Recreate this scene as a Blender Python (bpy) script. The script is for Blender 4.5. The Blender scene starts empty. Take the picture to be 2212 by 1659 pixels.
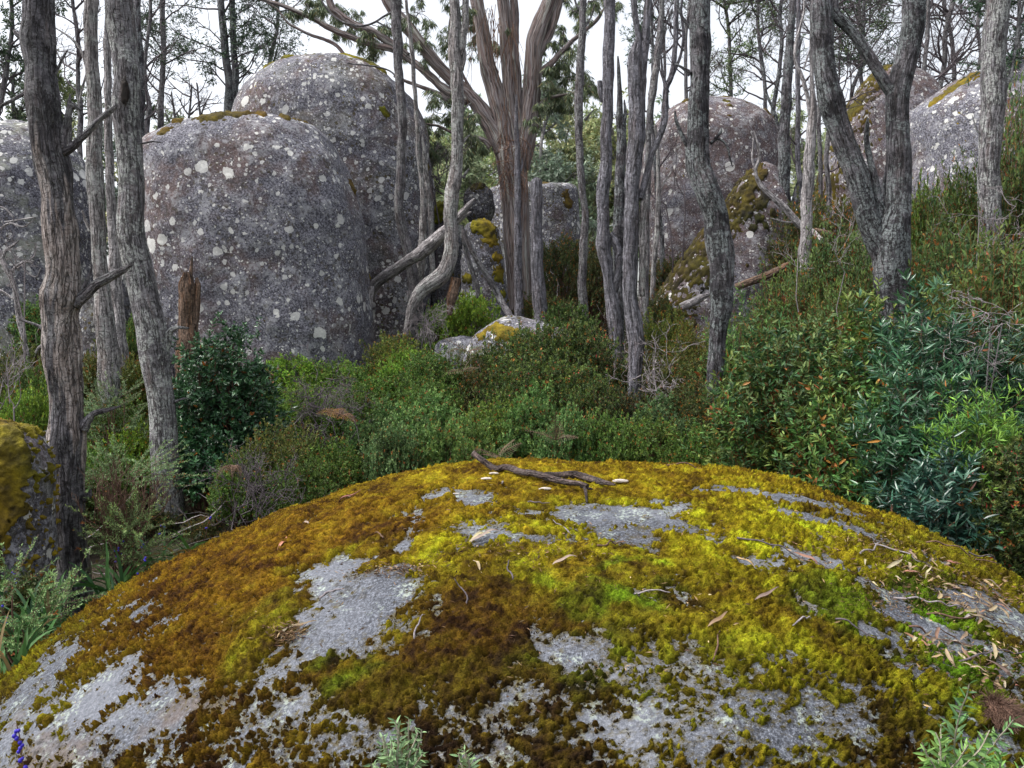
import bpy, math, random
import numpy as np
from mathutils import Vector
R = math.radians
scene = bpy.context.scene
COL = scene.collection
# ------------------------------------------------------------------ camera, sky, sun, exposure
CAM_Z = 2.0
PW, PH = 2212.0, 1659.0                  # pixel frame in which the photograph was measured
FPX = PW / 2 / math.tan(R(31)); PITCH = R(4)
cam = bpy.data.cameras.new('camera'); camo = bpy.data.objects.new('camera', cam); COL.objects.link(camo)
camo.location = (0, 0, CAM_Z); camo.rotation_euler = (R(86), 0, 0)
cam.sensor_width = 36; cam.lens = 18 / math.tan(R(31)); cam.clip_end = 2000; cam.clip_start = .05
scene.camera = camo
w = bpy.data.worlds.new('World'); scene.world = w; w.use_nodes = True
nt = w.node_tree; bg = nt.nodes['Background']
sky = nt.nodes.new('ShaderNodeTexSky'); sky.sky_type = 'NISHITA'; sky.sun_disc = False
SUN_EL, SUN_AZ = R(58), R(262)           # azimuth clockwise from +Y
sky.sun_elevation = SUN_EL; sky.sun_rotation = SUN_AZ
sky.air_density = 1.0; sky.dust_density = 8.0; sky.ozone_density = 1.0; sky.altitude = 800
hs = nt.nodes.new('ShaderNodeHueSaturation'); hs.inputs['Saturation'].default_value = .26   # thin overcast whitens the sky
nt.links.new(sky.outputs[0], hs.inputs['Color']); nt.links.new(hs.outputs[0], bg.inputs[0])
bg.inputs[1].default_value = .15
sl = bpy.data.lights.new('sun', 'SUN'); so = bpy.data.objects.new('sun', sl); COL.objects.link(so)
sl.energy = 1.25; sl.angle = R(28); sl.color = (1, .95, .88)
sd = Vector((math.sin(SUN_AZ) * math.cos(SUN_EL), math.cos(SUN_AZ) * math.cos(SUN_EL), math.sin(SUN_EL)))
so.rotation_euler = sd.to_track_quat('Z', 'Y').to_euler()
vs = scene.view_settings; vs.view_transform = 'Standard'; vs.look = 'None'; vs.gamma = 1; vs.exposure = 1.22
scene.cycles.max_bounces = 6; scene.cycles.transparent_max_bounces = 4
scene.cycles.diffuse_bounces = 3; scene.cycles.glossy_bounces = 2

# ------------------------------------------------------------------ helpers
def at(x, y, Y):
    "world point at distance Y (metres along +Y) seen at photo pixel x, y"
    u = (x - PW / 2) / FPX; v = -(y - PH / 2) / FPX
    d = np.array([u, math.cos(PITCH) + v * math.sin(PITCH), -math.sin(PITCH) + v * math.cos(PITCH)])
    return np.array([0, 0, CAM_Z]) + d * (Y / d[1])
def sz(r, Y): return r * Y / FPX

def ground_z(x, y):
    x = np.asarray(x, float); y = np.asarray(y, float)
    z = np.interp(y, [-30, 5.5, 7, 9, 11, 12.5, 14, 16, 20, 40, 100, 1500], [0, 0, .22, .72, 1.15, 1.45, 1.8, 2.1, 2.3, 2.6, 3.5, 10])
    z = z + .25 * np.clip((x - 1) / 3, 0, 1) * np.clip((y - 4) / 4, 0, 1) + .06 * np.sin(x * 1.3 + y * .7) * np.clip(y - 5, 0, 1)
    return z

_rs = np.random.RandomState(7)
_perm = _rs.permutation(256).astype(np.int32)
_g = _rs.normal(size=(256, 3)); _g /= np.linalg.norm(_g, axis=1, keepdims=True); _g = _g.astype(np.float32)
def perlin(P):
    P = np.asarray(P, np.float32); shp = P.shape[:-1]; P = P.reshape(-1, 3)
    i = np.floor(P).astype(np.int32); f = P - i; u = f * f * f * (f * (f * 6 - 15) + 10)
    out = np.zeros(len(P), np.float32)
    for dx in (0, 1):
        px = _perm[(i[:, 0] + dx) & 255]; wx = u[:, 0] if dx else 1 - u[:, 0]
        for dy in (0, 1):
            py = _perm[(px + i[:, 1] + dy) & 255]; wy = u[:, 1] if dy else 1 - u[:, 1]
            for dz in (0, 1):
                g = _g[_perm[(py + i[:, 2] + dz) & 255]]; wz = u[:, 2] if dz else 1 - u[:, 2]
                out += wx * wy * wz * (g[:, 0] * (f[:, 0] - dx) + g[:, 1] * (f[:, 1] - dy) + g[:, 2] * (f[:, 2] - dz))
    return (out * 1.6).reshape(shp)
def fbm(P, s, octv=4, off=0.0, gain=.5):
    P = np.asarray(P, np.float32) * s + off; a = 1; t = 0; o = 0
    for k in range(octv):
        o = o + a * perlin(P); t += a; a *= gain; P = P * 2.03 + 17.3
    return o / t
def worley(P, s, off=0):
    P = (np.asarray(P, np.float32) * s + off); i = np.floor(P).astype(np.int32); best = np.full(len(P), 9., np.float32)
    for dx in (-1, 0, 1):
        for dy in (-1, 0, 1):
            for dz in (-1, 0, 1):
                c = i + (dx, dy, dz)
                h = _perm[(_perm[(_perm[c[:, 0] & 255] + c[:, 1]) & 255] + c[:, 2]) & 255]
                q = c + .5 + _g[h] * .5
                best = np.minimum(best, ((q - P) ** 2).sum(1))
    return np.sqrt(best)
def sstep(a, b, x): t = np.clip((x - a) / (b - a), 0, 1); return t * t * (3 - 2 * t)
def norm(v): return v / np.maximum(np.linalg.norm(v, axis=-1, keepdims=True), 1e-9)

def mesh(name, V, F, mat, parent=None, col=None, uv=None, smooth=True, loc=None, T=None):
    "one mesh object from numpy: V (n,3) world or local points, F (m,4) quads, T optional (k,3) tris"
    V = np.asarray(V, np.float32)
    if loc is not None: V = V - np.asarray(loc, np.float32)
    if parent is not None: V = V - np.array(parent_loc(parent), np.float32)
    me = bpy.data.meshes.new(name); F = np.asarray(F, np.int32).reshape(-1, 4) if F is not None and len(F) else np.zeros((0, 4), np.int32)
    T = np.asarray(T, np.int32).reshape(-1, 3) if T is not None and len(T) else np.zeros((0, 3), np.int32)
    me.vertices.add(len(V)); me.vertices.foreach_set('co', V.ravel())
    L = np.concatenate([F.ravel(), T.ravel()]); me.loops.add(len(L)); me.loops.foreach_set('vertex_index', L)
    me.polygons.add(len(F) + len(T))
    me.polygons.foreach_set('loop_start', np.concatenate([np.arange(len(F)) * 4, len(F) * 4 + np.arange(len(T)) * 3]).astype(np.int32))
    me.polygons.foreach_set('use_smooth', np.full(len(F) + len(T), smooth))
    if col is not None:
        c = me.color_attributes.new('Col', 'FLOAT_COLOR', 'POINT'); col = np.asarray(col, np.float32)
        if col.shape[1] == 3: col = np.concatenate([col, np.ones((len(col), 1), np.float32)], 1)
        c.data.foreach_set('color', col.ravel())
    if uv is not None:
        l = me.uv_layers.new(name='UVMap'); l.data.foreach_set('uv', np.asarray(uv, np.float32)[L].ravel())
    me.update(calc_edges=True)
    if mat is not None: me.materials.append(mat)
    o = bpy.data.objects.new(name, me); COL.objects.link(o)
    if parent is not None: o.parent = parent
    elif loc is not None: o.location = loc
    return o
def parent_loc(p):
    l = np.array(p.location)
    return l + parent_loc(p.parent) if p.parent else l
def tag(o, label=None, cat=None, group=None, kind=None):
    if label: o['label'] = label
    if cat: o['category'] = cat
    if group: o['group'] = group
    if kind: o['kind'] = kind
    return o
def empty(name, loc, label, cat, group=None):
    o = bpy.data.objects.new(name, None); COL.objects.link(o); o.location = [float(v) for v in loc]; o.empty_display_size = .1
    return tag(o, label, cat, group)
def copy_tree(o, parent=None):
    c = o.copy(); COL.objects.link(c)
    if parent: c.parent = parent
    for ch in [k for k in o.children]: copy_tree(ch, c)
    return c

# ---- tubes
def tubes(P, Rd, sides, phase=0., wob=None):
    "P (K,n,3), Rd (K,n) -> verts, quads, uv"
    K, n, _ = P.shape
    T = np.empty_like(P); T[:, 1:-1] = P[:, 2:] - P[:, :-2]; T[:, 0] = P[:, 1] - P[:, 0]; T[:, -1] = P[:, -1] - P[:, -2]; T = norm(T)
    ref = np.where(np.abs(T[:, :1, 2:3]) < .8, np.array([0, 0, 1.]), np.array([0, 1., 0])); ref = np.broadcast_to(ref, T.shape)
    A = norm(np.cross(T, ref)); B = np.cross(T, A)
    th = np.arange(sides + 1) * 2 * np.pi / sides + phase
    ca, sa = np.cos(th)[None, None, :, None], np.sin(th)[None, None, :, None]
    dirv = A[:, :, None] * ca + B[:, :, None] * sa
    rr = Rd[:, :, None, None] * (1 if wob is None else wob[..., None])
    V = P[:, :, None] + dirv * rr
    d = np.concatenate([np.zeros((K, 1)), np.cumsum(np.linalg.norm(P[:, 1:] - P[:, :-1], axis=2), 1)], 1)
    rm = Rd.mean(1)[:, None, None]
    uv = np.stack([np.broadcast_to(th[None, None] * rm, (K, n, sides + 1)), np.broadcast_to(d[:, :, None], (K, n, sides + 1))], -1)
    idx = np.arange(K * n * (sides + 1)).reshape(K, n, sides + 1)
    Q = np.stack([idx[:, :-1, :-1], idx[:, :-1, 1:], idx[:, 1:, 1:], idx[:, 1:, :-1]], -1).reshape(-1, 4)
    return V.reshape(-1, 3), Q, uv.reshape(-1, 2)
def catmull(P, m):
    P = np.asarray(P, float); n = len(P)
    if n == 2: t = np.linspace(0, 1, m)[:, None]; return P[0] * (1 - t) + P[1] * t
    seg = np.linalg.norm(np.diff(P[:, :3], axis=0), axis=1) + 1e-6; s = np.concatenate([[0], np.cumsum(seg)])
    tg = np.empty_like(P)
    tg[1:-1] = (P[2:] - P[:-2]) / (s[2:] - s[:-2])[:, None]; tg[0] = (P[1] - P[0]) / seg[0]; tg[-1] = (P[-1] - P[-2]) / seg[-1]
    q = np.linspace(0, s[-1], m); k = np.clip(np.searchsorted(s, q, 'right') - 1, 0, n - 2); h = seg[k][:, None]; t = ((q - s[k]) / seg[k])[:, None]
    return (2*t**3 - 3*t**2 + 1) * P[k] + (t**3 - 2*t**2 + t) * h * tg[k] + (-2*t**3 + 3*t**2) * P[k+1] + (t**3 - t**2) * h * tg[k+1]
def limb(P, rad, seed=0, sides=28, rough=.10, ridge=.07, ring=None, broken=0., flare=0., close=True):
    "a bark-surfaced tapering limb through P (n,3) with radii; returns V, Q, uv"
    P = np.asarray(P, float); rad = np.asarray(rad, float)
    L = np.linalg.norm(np.diff(P, axis=0), axis=1).sum(); ring = ring or max(rad.mean() * .28, .012)
    m = int(np.clip(L / ring, 6, 420)); C = catmull(np.concatenate([P, rad[:, None]], 1), m); p, r = C[:, :3], np.maximum(C[:, 3], .0015)
    s = np.linspace(0, L, m)
    if flare: r = r * (1 + flare * np.exp(-s / (rad[0] * 2.2)))
    # crook: trunks are never dead straight
    q = np.stack([s * 0 + seed * 3.1, s * 1.1 / max(rad.mean() * 7, .1), s * 0], 1)
    p = p + np.stack([fbm(q, 1, 2), fbm(q, 1, 2, 40), s * 0], 1) * rad.mean() * .35
    th = np.arange(sides + 1) * 2 * np.pi / sides
    TH, S = np.meshgrid(th, s)
    rm = rad.mean()
    N = np.stack([np.cos(TH) * 1.1, np.sin(TH) * 1.1, S / (rm * 3.0)], -1) + seed * 7.7
    N2 = np.stack([np.cos(TH) * 3.2, np.sin(TH) * 3.2, S / (rm * 5)], -1) + seed * 3.3
    N3 = np.stack([np.cos(TH) * 7, np.sin(TH) * 7, S / (rm * 2.2)], -1) + seed
    rd = fbm(N2, 1, 3)
    wob = 1 + rough * 1.6 * fbm(N, 1, 3) + ridge * (1 - 2.2 * np.abs(rd)) * 1.0 + ridge * .55 * fbm(N3, 1, 2)
    wob = wob / wob.mean() * .90; wob[:, -1] = wob[:, 0]
    if broken:
        e = np.clip(1 - (L - s) / (broken), 0, 1)[:, None]; wob = wob * (1 - e * (.35 + .9 * np.abs(fbm(np.stack([np.cos(TH)*2, np.sin(TH)*2, TH*0], -1) + seed, 1, 2)) * 1.6)).clip(.02, None)
    V, Q, uv = tubes(p[None], r[None], sides, wob=wob[None])
    if close:                       # cap both ends
        n0 = len(V); V = np.concatenate([V, p[:1], p[-1:] + (p[-1:] - p[-2:-1]) * .5]); uv = np.concatenate([uv, uv[:1], uv[-1:]])
        a = np.arange(sides); last = (m - 1) * (sides + 1)
        T1 = np.stack([a * 0 + n0, a + 1, a, a * 0 + n0], 1); T2 = np.stack([a * 0 + n0 + 1, last + a, last + a + 1, a * 0 + n0 + 1], 1)
        return V, Q, uv, np.concatenate([T1, T2])[:, :3]
    return V, Q, uv, np.zeros((0, 3), int)
def join(parts):
    V, Q, U, T, n = [], [], [], [], 0
    for p in parts:
        V.append(p[0]); Q.append(p[1] + n); U.append(p[2]); T.append((p[3] if len(p) > 3 else np.zeros((0, 3), int)) + n); n += len(p[0])
    return np.concatenate(V), np.concatenate(Q), np.concatenate(U), np.concatenate(T)
def limb_obj(name, pts, Y, mat, parent, seed=0, **kw):
    "pts: (px, py, r_px[, Y]) in photo pixels at distance Y"
    P = np.array([at(q[0], q[1], q[3] if len(q) > 3 else Y) for q in pts]); rr = np.array([sz(q[2], q[3] if len(q) > 3 else Y) for q in pts])
    V, Q, uv, T = limb(P, rr, seed, **kw)
    return mesh(name, V, Q, mat, parent, uv=uv, T=T)

# ---- growth of fine branches
def grow(rng, S, D, L, Rd, n=7, wig=.25, up=.1, tip=.35):
    K = len(S); P = np.empty((K, n, 3)); P[:, 0] = S; d = norm(D)
    for k in range(1, n):
        d = norm(d + rng.normal(0, wig, (K, 3)) + np.array([0, 0, up])); P[:, k] = P[:, k-1] + d * (L / (n - 1))[:, None]
    return P, Rd[:, None] * np.linspace(1, tip, n)[None]
def spawn(rng, P, Rd, L, c, ang=.8, t0=.25, lf=(.35, .65), rf=.6, t1=1.0):
    K, n, _ = P.shape; t = rng.uniform(t0, t1, (K, c)) * (n - 1.001); i = t.astype(int); fr = (t - i)[..., None]; k = np.arange(K)[:, None]
    S = P[k, i] * (1 - fr) + P[k, i+1] * fr; D = norm(P[k, i+1] - P[k, i]); r = Rd[k, i]
    side = rng.normal(size=D.shape); side = norm(side - (side * D).sum(-1, keepdims=True) * D); a = rng.normal(ang, .2, (K, c, 1))
    D2 = D * np.cos(a) + side * np.sin(a)
    return S.reshape(-1, 3), D2.reshape(-1, 3), (L[:, None] * rng.uniform(*lf, (K, c))).ravel(), (r * rf).ravel()
def crown_twigs(rng, S, D, L, Rd, levels=3, c=(5, 4, 3), sides=(6, 5, 4, 3), wig=.28, up=.06, ang=.75):
    "recursive bare branches; returns tube parts and the last level's polylines"
    out = []; P, Q = grow(rng, S, D, L, Rd, 9, wig * .6, up)
    out.append(tubes(P, Q, sides[0])); Ls = L
    for l in range(levels):
        S, D, Ls, r = spawn(rng, P, Q, Ls, c[l], ang); r = np.maximum(r, .0022)
        P, Q = grow(rng, S, D, Ls, r, 7 if l < 2 else 5, wig, up); out.append(tubes(P, Q, sides[l+1]))
    return out, P

# ---- leaves
def leaves(pos, d, L, W, col, rng, droop=0., fold=.25, six=False):
    "leaf blades: pos (n,3), d (n,3) direction, L, W (n) sizes, col (n,3)"
    n = len(pos); d = norm(d + np.array([0, 0, -droop])); s = rng.normal(size=(n, 3)); s = norm(s - (s * d).sum(1, keepdims=True) * d)
    nn = np.cross(d, s); nn *= np.sign(nn[:, 2:3] + 1e-6); L = L[:, None]; W = W[:, None] / 2
    if not six:
        V = np.stack([pos, pos + d*L*.45 + s*W + nn*W*fold, pos + d*L, pos + d*L*.45 - s*W + nn*W*fold], 1)
        F = np.arange(n * 4).reshape(n, 4); c = np.repeat(col, 4, 0)
    else:
        cv = -nn * L * .12
        V = np.stack([pos, pos+d*L*.3+s*W+nn*W*fold, pos+d*L*.7+s*W*.75+nn*W*fold+cv*.5, pos+d*L+cv, pos+d*L*.7-s*W*.75+nn*W*fold+cv*.5, pos+d*L*.3-s*W+nn*W*fold, pos+d*L*.3, pos+d*L*.7+cv*.5], 1)
        b = np.arange(n)[:, None] * 8
        q1 = b + [[1, 2, 7, 6]]; q2 = b + [[6, 7, 4, 5]]; t1 = b + [[0, 1, 6]]; t2 = b + [[0, 6, 5]]; t3 = b + [[2, 3, 7]]; t4 = b + [[7, 3, 4]]
        return V.reshape(-1, 3), np.concatenate([q1, q2]), np.repeat(col, 8, 0), np.concatenate([t1, t2, t3, t4])
    return V.reshape(-1, 3), F, c, np.zeros((0, 3), int)
def rand_dir(rng, n):
    return norm(rng.normal(size=(n, 3)))
def tint(rng, n, cols, wts, jit=.25):
    cols = np.array(cols, float); k = rng.choice(len(cols), n, p=np.array(wts) / sum(wts)); c = cols[k] * rng.uniform(1 - jit, 1 + jit, (n, 1))
    return c * rng.uniform(.93, 1.07, (n, 3))
# ------------------------------------------------------------------ materials
class NT:
    def __init__(s, name):
        s.m = bpy.data.materials.new(name); s.m.use_nodes = True; s.t = s.m.node_tree; s.n = s.t.nodes; s.b = s.n['Principled BSDF']; s.b.inputs['Roughness'].default_value = .85
        s.b.inputs['Specular IOR Level'].default_value = .3
    def add(s, typ, **kw):
        q = s.n.new(typ)
        for k, v in kw.items(): setattr(q, k, v)
        return q
    def set(s, sock, v):
        if hasattr(v, 'bl_idname') or hasattr(v, 'is_linked'): s.t.links.new(v, sock)
        else: sock.default_value = v
    def coord(s, kind='Object'): return s.add('ShaderNodeTexCoord').outputs[kind]
    def geo(s, k): return s.add('ShaderNodeNewGeometry').outputs[k]
    def map(s, v, scale=(1, 1, 1), loc=(0, 0, 0)):
        q = s.add('ShaderNodeMapping'); s.t.links.new(v, q.inputs[0]); q.inputs['Scale'].default_value = scale; q.inputs['Location'].default_value = loc; return q.outputs[0]
    def noise(s, v, scale, detail=4, rough=.55, dist=0.):
        q = s.add('ShaderNodeTexNoise'); s.t.links.new(v, q.inputs['Vector']); q.inputs['Scale'].default_value = scale; q.inputs['Detail'].default_value = detail
        q.inputs['Roughness'].default_value = rough; q.inputs['Distortion'].default_value = dist; return q.outputs['Fac']
    def vor(s, v, scale, out='Distance', feature='F1'):
        q = s.add('ShaderNodeTexVoronoi', feature=feature); s.t.links.new(v, q.inputs['Vector']); q.inputs['Scale'].default_value = scale; return q
    def ramp(s, f, stops, interp='LINEAR'):
        q = s.add('ShaderNodeValToRGB'); s.t.links.new(f, q.inputs[0]); e = q.color_ramp; e.interpolation = interp
        while len(e.elements) < len(stops): e.elements.new(.5)
        for el, (p, c) in zip(e.elements, stops):
            el.position = p; el.color = (c, c, c, 1) if isinstance(c, (int, float)) else (*c, 1)
        return q.outputs[0]
    def mix(s, f, a, b, mode='MIX'):
        q = s.add('ShaderNodeMix', data_type='RGBA', blend_type=mode); s.set(q.inputs[0], f)
        for i, v in ((6, a), (7, b)):
            if isinstance(v, tuple): q.inputs[i].default_value = (*v, 1)
            else: s.t.links.new(v, q.inputs[i])
        return q.outputs[2]
    def math(s, op, a, b=0., clamp=False):
        q = s.add('ShaderNodeMath', operation=op, use_clamp=clamp); s.set(q.inputs[0], a); s.set(q.inputs[1], b); return q.outputs[0]
    def attr(s, name='Col'): return s.add('ShaderNodeAttribute', attribute_name=name).outputs['Color']
    def warp(s, v, scale, amt):
        q = s.add('ShaderNodeTexNoise'); s.t.links.new(v, q.inputs['Vector']); q.inputs['Scale'].default_value = scale; q.inputs['Detail'].default_value = 2
        a = s.add('ShaderNodeVectorMath', operation='SUBTRACT'); s.t.links.new(q.outputs['Color'], a.inputs[0]); a.inputs[1].default_value = (.5, .5, .5)
        b = s.add('ShaderNodeVectorMath', operation='SCALE'); s.t.links.new(a.outputs[0], b.inputs[0]); b.inputs['Scale'].default_value = amt
        c = s.add('ShaderNodeVectorMath', operation='ADD'); s.t.links.new(v, c.inputs[0]); s.t.links.new(b.outputs[0], c.inputs[1]); return c.outputs[0]
    def bump(s, h, strength=.5, dist=.02, prev=None):
        q = s.add('ShaderNodeBump'); s.t.links.new(h, q.inputs['Height']); q.inputs['Strength'].default_value = strength; q.inputs['Distance'].default_value = dist
        if prev is not None: s.t.links.new(prev, q.inputs['Normal'])
        return q.outputs[0]
    def done(s, col, nrm=None, rough=None):
        s.set(s.b.inputs['Base Color'], col if not isinstance(col, tuple) else (*col, 1))
        if nrm is not None: s.t.links.new(nrm, s.b.inputs['Normal'])
        if rough is not None: s.set(s.b.inputs['Roughness'], rough)
        return s.m

def m_granite():
    "bare stone of the mossy boulder: fine grey grain with pale crusts"
    k = NT('granite'); c = k.coord(); wc = k.warp(c, 6, .12)
    g = k.noise(c, 95, 3, .75); fine = k.noise(c, 230, 2, .6); big = k.noise(wc, 1.6, 5, .6); med = k.noise(wc, 7, 6, .65)
    col = k.ramp(g, [(.34, (.018, .02, .026)), (.5, (.078, .086, .106)), (.66, (.21, .228, .27))])
    col = k.mix(k.ramp(fine, [(.36, .85), (.5, 0.)]), col, (.035, .036, .042))
    col = k.mix(k.ramp(big, [(.42, 0.), (.62, .55)]), col, k.mix(g, (.10, .108, .13), (.30, .315, .355)))
    col = k.mix(k.ramp(k.noise(c, 2.1, 5, .6), [(.60, 0.), (.68, .8)]), col, k.mix(g, (.06, .048, .043), (.17, .135, .12)))
    cr = k.math('MULTIPLY', k.ramp(med, [(.53, 0.), (.60, 1.)]), k.ramp(k.noise(c, 60, 4, .7), [(.5, 0.), (.56, 1.)]))
    col = k.mix(k.math('MULTIPLY', cr, .9), col, (.30, .345, .31))
    dk = k.math('MULTIPLY', k.ramp(k.noise(wc, 4.3, 6, .7), [(.5, 0.), (.6, 1.)]), k.ramp(k.noise(c, 40, 5, .7), [(.50, 0.), (.58, 1.)]))
    col = k.mix(k.math('MULTIPLY', dk, .8), col, (.028, .026, .024))
    st = k.add('ShaderNodeSeparateColor'); k.t.links.new(k.attr(), st.inputs[0]); sm = k.math('MULTIPLY', st.outputs[0], k.ramp(k.noise(c, 55, 5, .75), [(.36, 0.), (.54, 1.)]))
    col = k.mix(k.math('MULTIPLY', sm, .92), col, k.mix(k.noise(c, 12, 3), (.035, .022, .006), (.12, .095, .012)))
    n = k.bump(g, .55, .006); n = k.bump(k.noise(c, 26, 6, .65), .6, .03, n); n = k.bump(k.noise(wc, 5, 6, .6), .5, .08, n)
    return k.done(col, n)
def m_moss():
    k = NT('moss'); c = k.coord(); a = k.attr(); n1 = k.noise(c, 170, 3, .7); n2 = k.noise(c, 38, 4, .6)
    col = k.mix(1., a, k.ramp(n1, [(.3, .45), (.7, 1.7)]), 'MULTIPLY')
    n = k.bump(n1, 1., .008); n = k.bump(n2, .7, .02, n); k.b.inputs['Specular IOR Level'].default_value = .1
    return k.done(col, n, .95)
def m_tuft():
    k = NT('moss_shoots'); a = k.attr(); k.b.inputs['Specular IOR Level'].default_value = .15
    return leafy(k, a, .35, .8)
def leafy(k, col, trans=.3, rough=.5):
    k.set(k.b.inputs['Base Color'], col); k.b.inputs['Roughness'].default_value = rough
    t = k.add('ShaderNodeBsdfTranslucent'); k.t.links.new(col, t.inputs[0]); m = k.add('ShaderNodeMixShader'); m.inputs[0].default_value = trans
    k.t.links.new(k.b.outputs[0], m.inputs[1]); k.t.links.new(t.outputs[0], m.inputs[2]); k.t.links.new(m.outputs[0], k.n['Material Output'].inputs[0]); return k.m
def m_leaf(name, rough=.5, spec=.4, trans=.25):
    trans *= .6
    k = NT(name); k.b.inputs['Specular IOR Level'].default_value = spec; oi = k.add('ShaderNodeObjectInfo').outputs['Random']; a = k.mix(1., k.attr(), k.ramp(oi, [(0., (.80, .85, 1.0)), (.3, (1.25, 1.15, .75)), (.55, (.95, 1.0, .9)), (.8, (1.15, 1.25, .9)), (1., (1.0, .9, .8))]), 'MULTIPLY'); return leafy(k, a, trans, rough)
def m_boulder(name, brown=.5, white=.6, dark=.4, green=0., seed=0., spots=1., tone=1.):
    tone *= .98
    k = NT(name); c0 = k.coord(); c = k.map(c0, (1, 1, 1), (seed * 3.7, seed * 1.9, seed)); wc = k.warp(c, 3, .25); w2 = k.warp(c, 14, .05)
    T = lambda *q: tuple(min(v * tone, 1) for v in q)
    g = k.noise(c, 46, 6, .8); med = k.noise(wc, 5.5, 7, .7)
    col = k.ramp(g, [(.38, T(.015, .015, .02)), (.48, T(.078, .076, .094)), (.60, T(.27, .27, .315))])
    bm = k.math('MULTIPLY', k.ramp(k.noise(wc, 1.25, 5, .62), [(.60 - .28 * brown, 0.), (.70 - .24 * brown, 1.)]), k.ramp(k.noise(wc, 9, 4, .6), [(.35, .25), (.55, .85)]))
    col = k.mix(bm, col, k.ramp(g, [(.36, T(.05, .032, .03)), (.52, T(.115, .078, .072)), (.68, T(.20, .15, .142))]))
    gm = k.math('MULTIPLY', k.ramp(med, [(.50, 0.), (.58, 1.)]), k.ramp(k.noise(c, 26, 5, .7), [(.42, 0.), (.52, 1.)]))
    col = k.mix(k.math('MULTIPLY', gm, .6), col, T(.34, .345, .365))
    if green: col = k.mix(k.ramp(k.noise(wc, 2.2, 5, .6), [(.5, 0.), (.62, green)]), col, (.30, .32, .25))
    dm = k.math('MULTIPLY', k.ramp(k.noise(wc, 3.1, 6, .7), [(.62 - .2 * dark, 0.), (.70 - .2 * dark, 1.)]), k.ramp(k.noise(c, 17, 5, .75), [(.48, 0.), (.56, 1.)]))
    col = k.mix(k.math('MULTIPLY', dm, .8), col, T(.045, .04, .038))
    # dark cushions: tiny moss dots
    v = k.vor(w2, 13); dot = k.math('MULTIPLY', k.math('LESS_THAN', v.outputs['Distance'], k.math('MULTIPLY', k.noise(c, 3.3, 3), .52)), k.ramp(k.noise(wc, 1.7, 3), [(.38, 0.), (.52, 1.)]))
    col = k.mix(k.math('MULTIPLY', dot, dark), col, (.055, .042, .012))
    # white crust lichens, ragged discs of many sizes
    for s_, th, thr in ((3.0, .30, .49), (6.0, .36, .46), (12., .40, .44), (26., .36, .42)):
        v = k.vor(k.warp(k.warp(c, 9, .07), 40, .03), s_); sp = k.add('ShaderNodeSeparateColor'); k.t.links.new(v.outputs['Color'], sp.inputs[0])
        rad = k.math('MULTIPLY', k.math('POWER', sp.outputs[0], 1.9), th * 1.08 * spots)
        patchy = k.ramp(k.noise(c, 1.1 + s_ * .1, 3), [(thr - .08, .25), (thr + .1, 1.)])
        d = k.math('MULTIPLY', k.math('LESS_THAN', v.outputs['Distance'], k.math('MULTIPLY', rad, patchy)), k.ramp(k.noise(c, 70, 3, .7), [(.3, .55), (.5, 1.)]))
        col = k.mix(k.math('MULTIPLY', d, white), col, k.mix(sp.outputs[1], T(.50, .50, .49), (.66, .66, .63)))
    n = k.bump(g, .6, .015); n = k.bump(med, .4, .04, n)
    return k.done(col, n, .9)
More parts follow.
